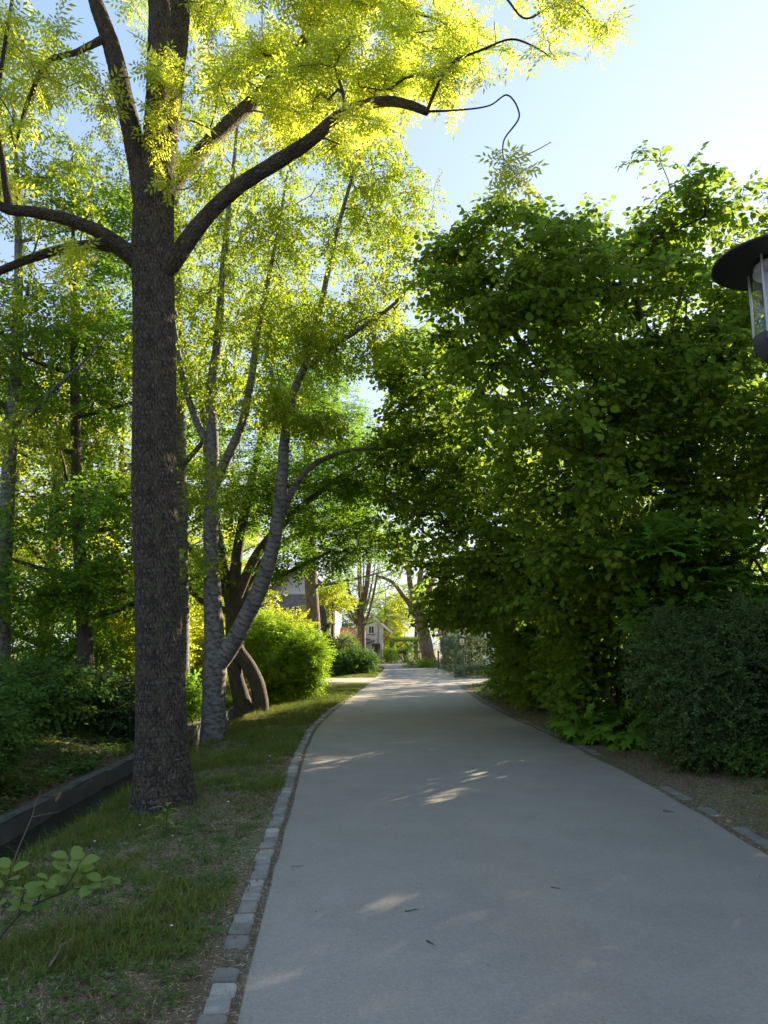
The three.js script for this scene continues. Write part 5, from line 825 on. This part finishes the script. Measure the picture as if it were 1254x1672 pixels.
  // white shed behind the right-hand shrubs
  { const s = thing('white_shed', 'white garden shed half hidden behind the right-hand shrubs', 'shed', [8.9, 0, -14.3]); part('wall', boxGeo(5.6, 2.1, 1.3, 0, 1.05, -0.65), M.plaster, s); part('roof', (() => { const g = slab(0, 0, 1.75, 0.28, -3.0, 3.0, 0.1); g.rotateY(Math.PI / 2); g.translate(0, 2.12, 0.25); return g; })(), M.whitePaint, s); part('door', boxGeo(0.8, 1.9, 0.05, -1.2, 0.96, 0.028), M.timber, s); }
}
// ------------------------------------------------------------ footbridge over the canal
{
  const z = -29, wx = wallX(29), g = thing('footbridge', 'small wooden footbridge with slatted railing over the canal', 'bridge', [wx + 0.5, 0, z]), r = rng(8);
  for (const s of [-0.55, 0.55]) part('beam', boxGeo(2.6, 0.14, 0.12, 0, -0.12, s), M.timber, g);
  for (let i = 0; i < 15; i++) part('plank', boxGeo(0.16, 0.045, 1.4, -1.22 + i * 0.174, -0.02 + (r() - 0.5) * 0.008, 0), M.deadWood, g);
  for (const s of [-0.66, 0.66]) { for (const x of [-1.2, 0, 1.2]) part('post', boxGeo(0.1, 1.15, 0.1, x, 0.5, s), M.timber, g); part('handrail', boxGeo(2.7, 0.06, 0.13, 0, 1.1, s), M.timber, g); part('bottom_rail', boxGeo(2.4, 0.05, 0.06, 0, 0.3, s), M.timber, g); for (let i = 0; i < 18; i++) if (i % 9 !== 0) part('slat', boxGeo(0.035, 0.76, 0.03, -1.15 + i * 0.135, 0.7, s), M.timber, g); }
  part('sill_board', boxGeo(1.9, 0.16, 0.04, 0, -0.06, 0.74), std({ color: rgb(0.42, 0.42, 0.4) }), g);
}
// ------------------------------------------------------------ sign post and fence post by the side path
{
  const b = [4.14, 0, -40.9], g = thing('sign_post', 'slim grey post with small yellow-white hiker notice at the side path', 'sign', b);
  part('pole', tubeGeo([[0, -0.2, 0, 0.05], [0, 1, 0, 0.048], [0, 2.1, 0, 0.045]], 10, 3), std({ color: rgb(0.11, 0.13, 0.11), roughness: 0.7 }), g);
  const pl = part('plate', boxGeo(0.34, 0.46, 0.03, -0.08, 1.82, 0.07), M.darkWood, g);
  const cv = document.createElement('canvas'); cv.width = 128; cv.height = 176; const c = cv.getContext('2d'); c.fillStyle = '#efe9c9'; c.fillRect(0, 0, 128, 176); c.fillStyle = '#c9b24a'; c.fillRect(0, 120, 128, 56); c.fillStyle = '#4a4a3a'; c.beginPath(); c.arc(66, 34, 11, 0, 7); c.fill(); c.fillRect(54, 48, 24, 44); c.fillRect(52, 90, 10, 44); c.fillRect(70, 90, 10, 40); c.fillRect(84, 58, 4, 70);
  const t = new THREE.CanvasTexture(cv); t.colorSpace = THREE.SRGBColorSpace;
  const n = new THREE.PlaneGeometry(0.24, 0.34).translate(-0.08, 1.82, 0.09); part('notice', n, std({ map: t, roughness: 0.6 }), pl);
  part('cap', new THREE.ConeGeometry(0.22, 0.12, 4).rotateY(Math.PI / 4).translate(-0.04, 2.14, 0.03), M.darkWood, g);
  const f = thing('fence_post', 'grey metal post standing at the edge of the ivy hedge', 'post', [3.803,0,-55.055]); part('shaft', tubeGeo([[0, -0.2, 0, 0.06], [0, 0.6, 0, 0.06], [0, 1.25, 0, 0.06]], 10, 3), M.zinc, f); part('cap', new THREE.SphereGeometry(0.065, 10, 6).translate(0, 1.25, 0), M.zinc, f);
}
// ------------------------------------------------------------ street lamp at the right edge
{
  const g = thing('street_lamp', 'grey post-top street lamp with wide flat black hat and glass cylinder', 'lamp', [3.16, 0, -5.75]);
  const metal = std({ color: rgb(0.075, 0.077, 0.085), roughness: 0.55, metalness: 0.35 }), H = 3.95;
  const lathe = (pts, n = 40) => new THREE.LatheGeometry(pts.map(([r, y]) => new THREE.Vector2(r, y)), n);
  part('post', lathe([[0.125, -0.2], [0.125, 1.0], [0.118, 1.02], [0.112, 1.06], [0.108, H - 0.35]], 32), metal, g);
  part('collar', lathe([[0.0, H - 0.36], [0.124, H - 0.36], [0.128, H - 0.35], [0.128, H - 0.16], [0.124, H - 0.15], [0.0, H - 0.15]], 32), metal, g);
  part('base_ring', lathe([[0.0, H - 0.15], [0.15, H - 0.15], [0.17, H - 0.12], [0.235, H - 0.03], [0.245, H + 0.05], [0.235, H + 0.055], [0.0, H + 0.05]]), metal, g);
  part('glass_cylinder', new THREE.CylinderGeometry(0.222, 0.222, 0.62, 40, 1, true).translate(0, H + 0.36, 0), new THREE.MeshPhysicalMaterial({ color: rgb(0.95, 0.96, 0.96), transmission: 1, thickness: 0, roughness: 0.04, ior: 1.45, side: THREE.DoubleSide }), g);
  const ins = part('inner_diffuser', new THREE.CylinderGeometry(0.115, 0.125, 0.5, 32, 1, true).translate(0, H + 0.36, 0), std({ color: rgb(0.62, 0.63, 0.64), roughness: 0.4, side: THREE.DoubleSide }), g);
  part('reflector', new THREE.CylinderGeometry(0.19, 0.2, 0.06, 32).translate(0, H + 0.62, 0), std({ color: rgb(0.6, 0.6, 0.6), roughness: 0.5 }), g);
  for (let i = 0; i < 4; i++) { const a = i * Math.PI / 2 + 2.55, x = Math.cos(a) * 0.262, z = Math.sin(a) * 0.262; const rod = part('rod', new THREE.CylinderGeometry(0.011, 0.011, 0.78, 8).translate(x, H + 0.36, z), std({ color: rgb(0.4, 0.41, 0.42), metalness: 0.6, roughness: 0.35 }), g); part('bolt', new THREE.CylinderGeometry(0.02, 0.02, 0.05, 8).translate(x, H - 0.0, z), metal, rod); }
  part('hat', lathe([[0.0, H + 0.66], [0.2, H + 0.67], [0.48, H + 0.66], [0.505, H + 0.672], [0.5, H + 0.69], [0.25, H + 0.79], [0.06, H + 0.83], [0.0, H + 0.835]], 56), std({ color: rgb(0.03, 0.03, 0.034), roughness: 0.5, metalness: 0.2 }), g);
}
// ------------------------------------------------------------ small things on the ground
{
  const stick = (name, label, a, b, r0, sag, seed, mat = M.deadWood, fork = true) => { const r = rng(seed), A = V(...a), B = V(...b), g = thing(name, label, name === 'twig' ? 'twig' : 'stick', a, name === 'twig' ? 'twigs dropped on the path' : 'fallen sticks on the grass'), pts = []; for (let i = 0; i <= 5; i++) { const t = i / 5, p = A.clone().lerp(B, t); const k = A.distanceTo(B) * 0.06; pts.push([p.x + (r() - 0.5) * k - a[0], p.y + sag * Math.sin(t * Math.PI) - a[1] + r0 * 0.6, p.z + (r() - 0.5) * k - a[2], r0 * (1 - 0.6 * t)]); } part('shaft', tubeGeo(pts, 6, 12), mat, g); if (fork) { const p = pts[3], d = A.distanceTo(B) * 0.25; part('side_twig', tubeGeo([[p[0], p[1], p[2], r0 * 0.45], [p[0] + d * 0.5, p[1] + r0, p[2] - d * 0.5, r0 * 0.3], [p[0] + d * 0.7, p[1] + r0 * 0.5, p[2] - d * 1.0, r0 * 0.15]], 5, 10), mat, g); } return g; };
  const on = (u, dy = 0.012) => [u[0], dy, u[2]];
  stick('twig', 'straight twig lying across the path nearest its left kerb', on([0.126,0,-5.041]), on([0.214,0,-5.085]), 0.004, 0, 1, M.twig);
  stick('twig', 'short dark twig on the near middle of the path', on([0.234,0,-4.569]), on([0.267,0,-4.508]), 0.005, 0, 2, M.twig, false);
  stick('twig', 'tiny twig on the path close to its right verge', on([2.732,0,-7.958]), on([2.809,0,-7.874]), 0.006, 0, 3, M.twig, false);
  stick('twig', 'thin pale twig on the path just right of the setts', on([-0.68,0,-6.012]), on([-0.592,0,-6.028]), 0.004, 0, 4, M.deadWood);
  stick('twig', 'pair of tiny crossed stalks right of the path\'s middle', on([1.117,0,-5.521]), on([1.169,0,-5.481]), 0.004, 0, 5, M.twig);
  const og = (p, dy = 0.02) => [p[0], gh(p[0], p[2]) + dy, p[2]];
  stick('fallen_stick', 'pale bent stick lying in the grass at the lower left', og([-1.675,-0.08,-4.187]), og([-1.695,-0.08,-4.544], 0.04), 0.008, 0.02, 6);
  stick('fallen_stick', 'long thin dead branch on the bank left of the ash foot', og([-3.345,-0.15,-7.485]), og([-2.971,-0.12,-8.15], 0.04), 0.007, 0.04, 7);
  stick('fallen_stick', 'thin dead shoot sticking up over the canal edge', og([-3.061,-0.12,-6.784]), [-2.801,0.444,-6.6], 0.007, 0.05, 8);
  stick('fallen_stick', 'brown broken stick in the grass beside the setts', og([-1.08,-0.03,-4.943]), og([-0.974,-0.03,-4.824]), 0.006, 0, 9, M.twig);
  // leafy sapling arching from the left
  const b = [-2.194,-0.037,-4.5]; b[1] = gh(b[0], b[2]);
  const g = thing('sapling', 'young shoot with pale round leaves arching over the grass at lower left', 'plant', b), r = rng(15), loc = (p) => [p[0] - b[0], p[1] - b[1], p[2] - b[2]];
  const W = (p) => { const l = loc(p); return [...l, p[3]]; };
  const stems = [[[b[0], b[1] - 0.05, b[2], 0.007], [-1.98,0.162,-4.5, 0.006], [-1.788,0.265,-4.5, 0.005], [-1.592,0.318,-4.5, 0.004], [-1.487,0.352,-4.5, 0.002]], [[-1.884,0.215,-4.5, 0.005], [-1.837,0.316,-4.45, 0.004], [-1.787,0.377,-4.4, 0.002]], [[-1.756,0.277,-4.5, 0.004], [-1.695,0.365,-4.5, 0.003], [-1.66,0.443,-4.5, 0.002]], [[-1.772,0.271,-4.5, 0.004], [-1.748,0.351,-4.55, 0.003], [-1.76,0.434,-4.6, 0.002]], [[b[0], b[1] - 0.05, b[2], 0.006], [-2.146,0.178,-4.6, 0.005], [-2.122,0.291,-4.65, 0.003], [-2.107,0.362,-4.65, 0.002]], [[-1.98,0.162,-4.5, 0.004], [-1.926,0.27,-4.4, 0.003], [-1.885,0.339,-4.35, 0.002]]];
  const big = leafGeo(0.082, 0.062, { rows: [[0.2, 0.75], [0.5, 1.0], [0.8, 0.7]], fold: 0.18, droop: 0.25 });
  stems.forEach((pts, i) => {
    const st = part('stem', tubeGeo(pts.map(W), 6, 20), M.twig, g), cur = new THREE.CatmullRomCurve3(pts.map((p) => V(...loc(p))));
    const n = i === 0 ? 13 : 9;
    for (let k = 0; k < n; k++) { const t = lerp(i === 0 ? 0.3 : 0.25, 1, k / (n - 1)), p = cur.getPoint(t), d = cur.getTangent(t), m = frame(p, d.multiplyScalar(0.4).add(V((k % 2 ? 1 : -1) * (0.4 + 0.5 * r()), (r() - 0.4) * 0.6, (r() - 0.3) * 1.2)), V((r() - 0.5) * 0.6, 1, 0.5 + (r() - 0.5) * 0.6), (r() - 0.5) * 0.6, 0.6 + 0.6 * r()); const q = part('leaf', big, M.saplingLeaf, g); m.decompose(q.position, q.quaternion, q.scale); }
  });
  // thistle at the foot of the ash
  const c = [-1.916,0.27,-7.15]; c[1] = gh(c[0], c[2]); const th = thing('weed', 'single upright weed with drooping leaves at the foot of the ash', 'plant', c); part('stem', tubeGeo([[0, -0.03, 0, 0.006], [0.01, 0.15, 0, 0.005], [0, 0.3, 0.01, 0.003]], 6, 20), M.hedgeLeaf, th);
  const wl = leafGeo(0.17, 0.045, { rows: [[0.25, 1.0], [0.6, 0.8]], droop: 0.7, fold: 0.3 }); for (let k = 0; k < 12; k++) { const q = part('leaf', wl, M.saplingLeaf, th), a = k * 2.4, m = frame(V(0, 0.05 + k * 0.02, 0), V(Math.cos(a), 0.7, Math.sin(a)), Yup, 0, 1 - k * 0.035); m.decompose(q.position, q.quaternion, q.scale); }
}

renderer.render(scene, camera);
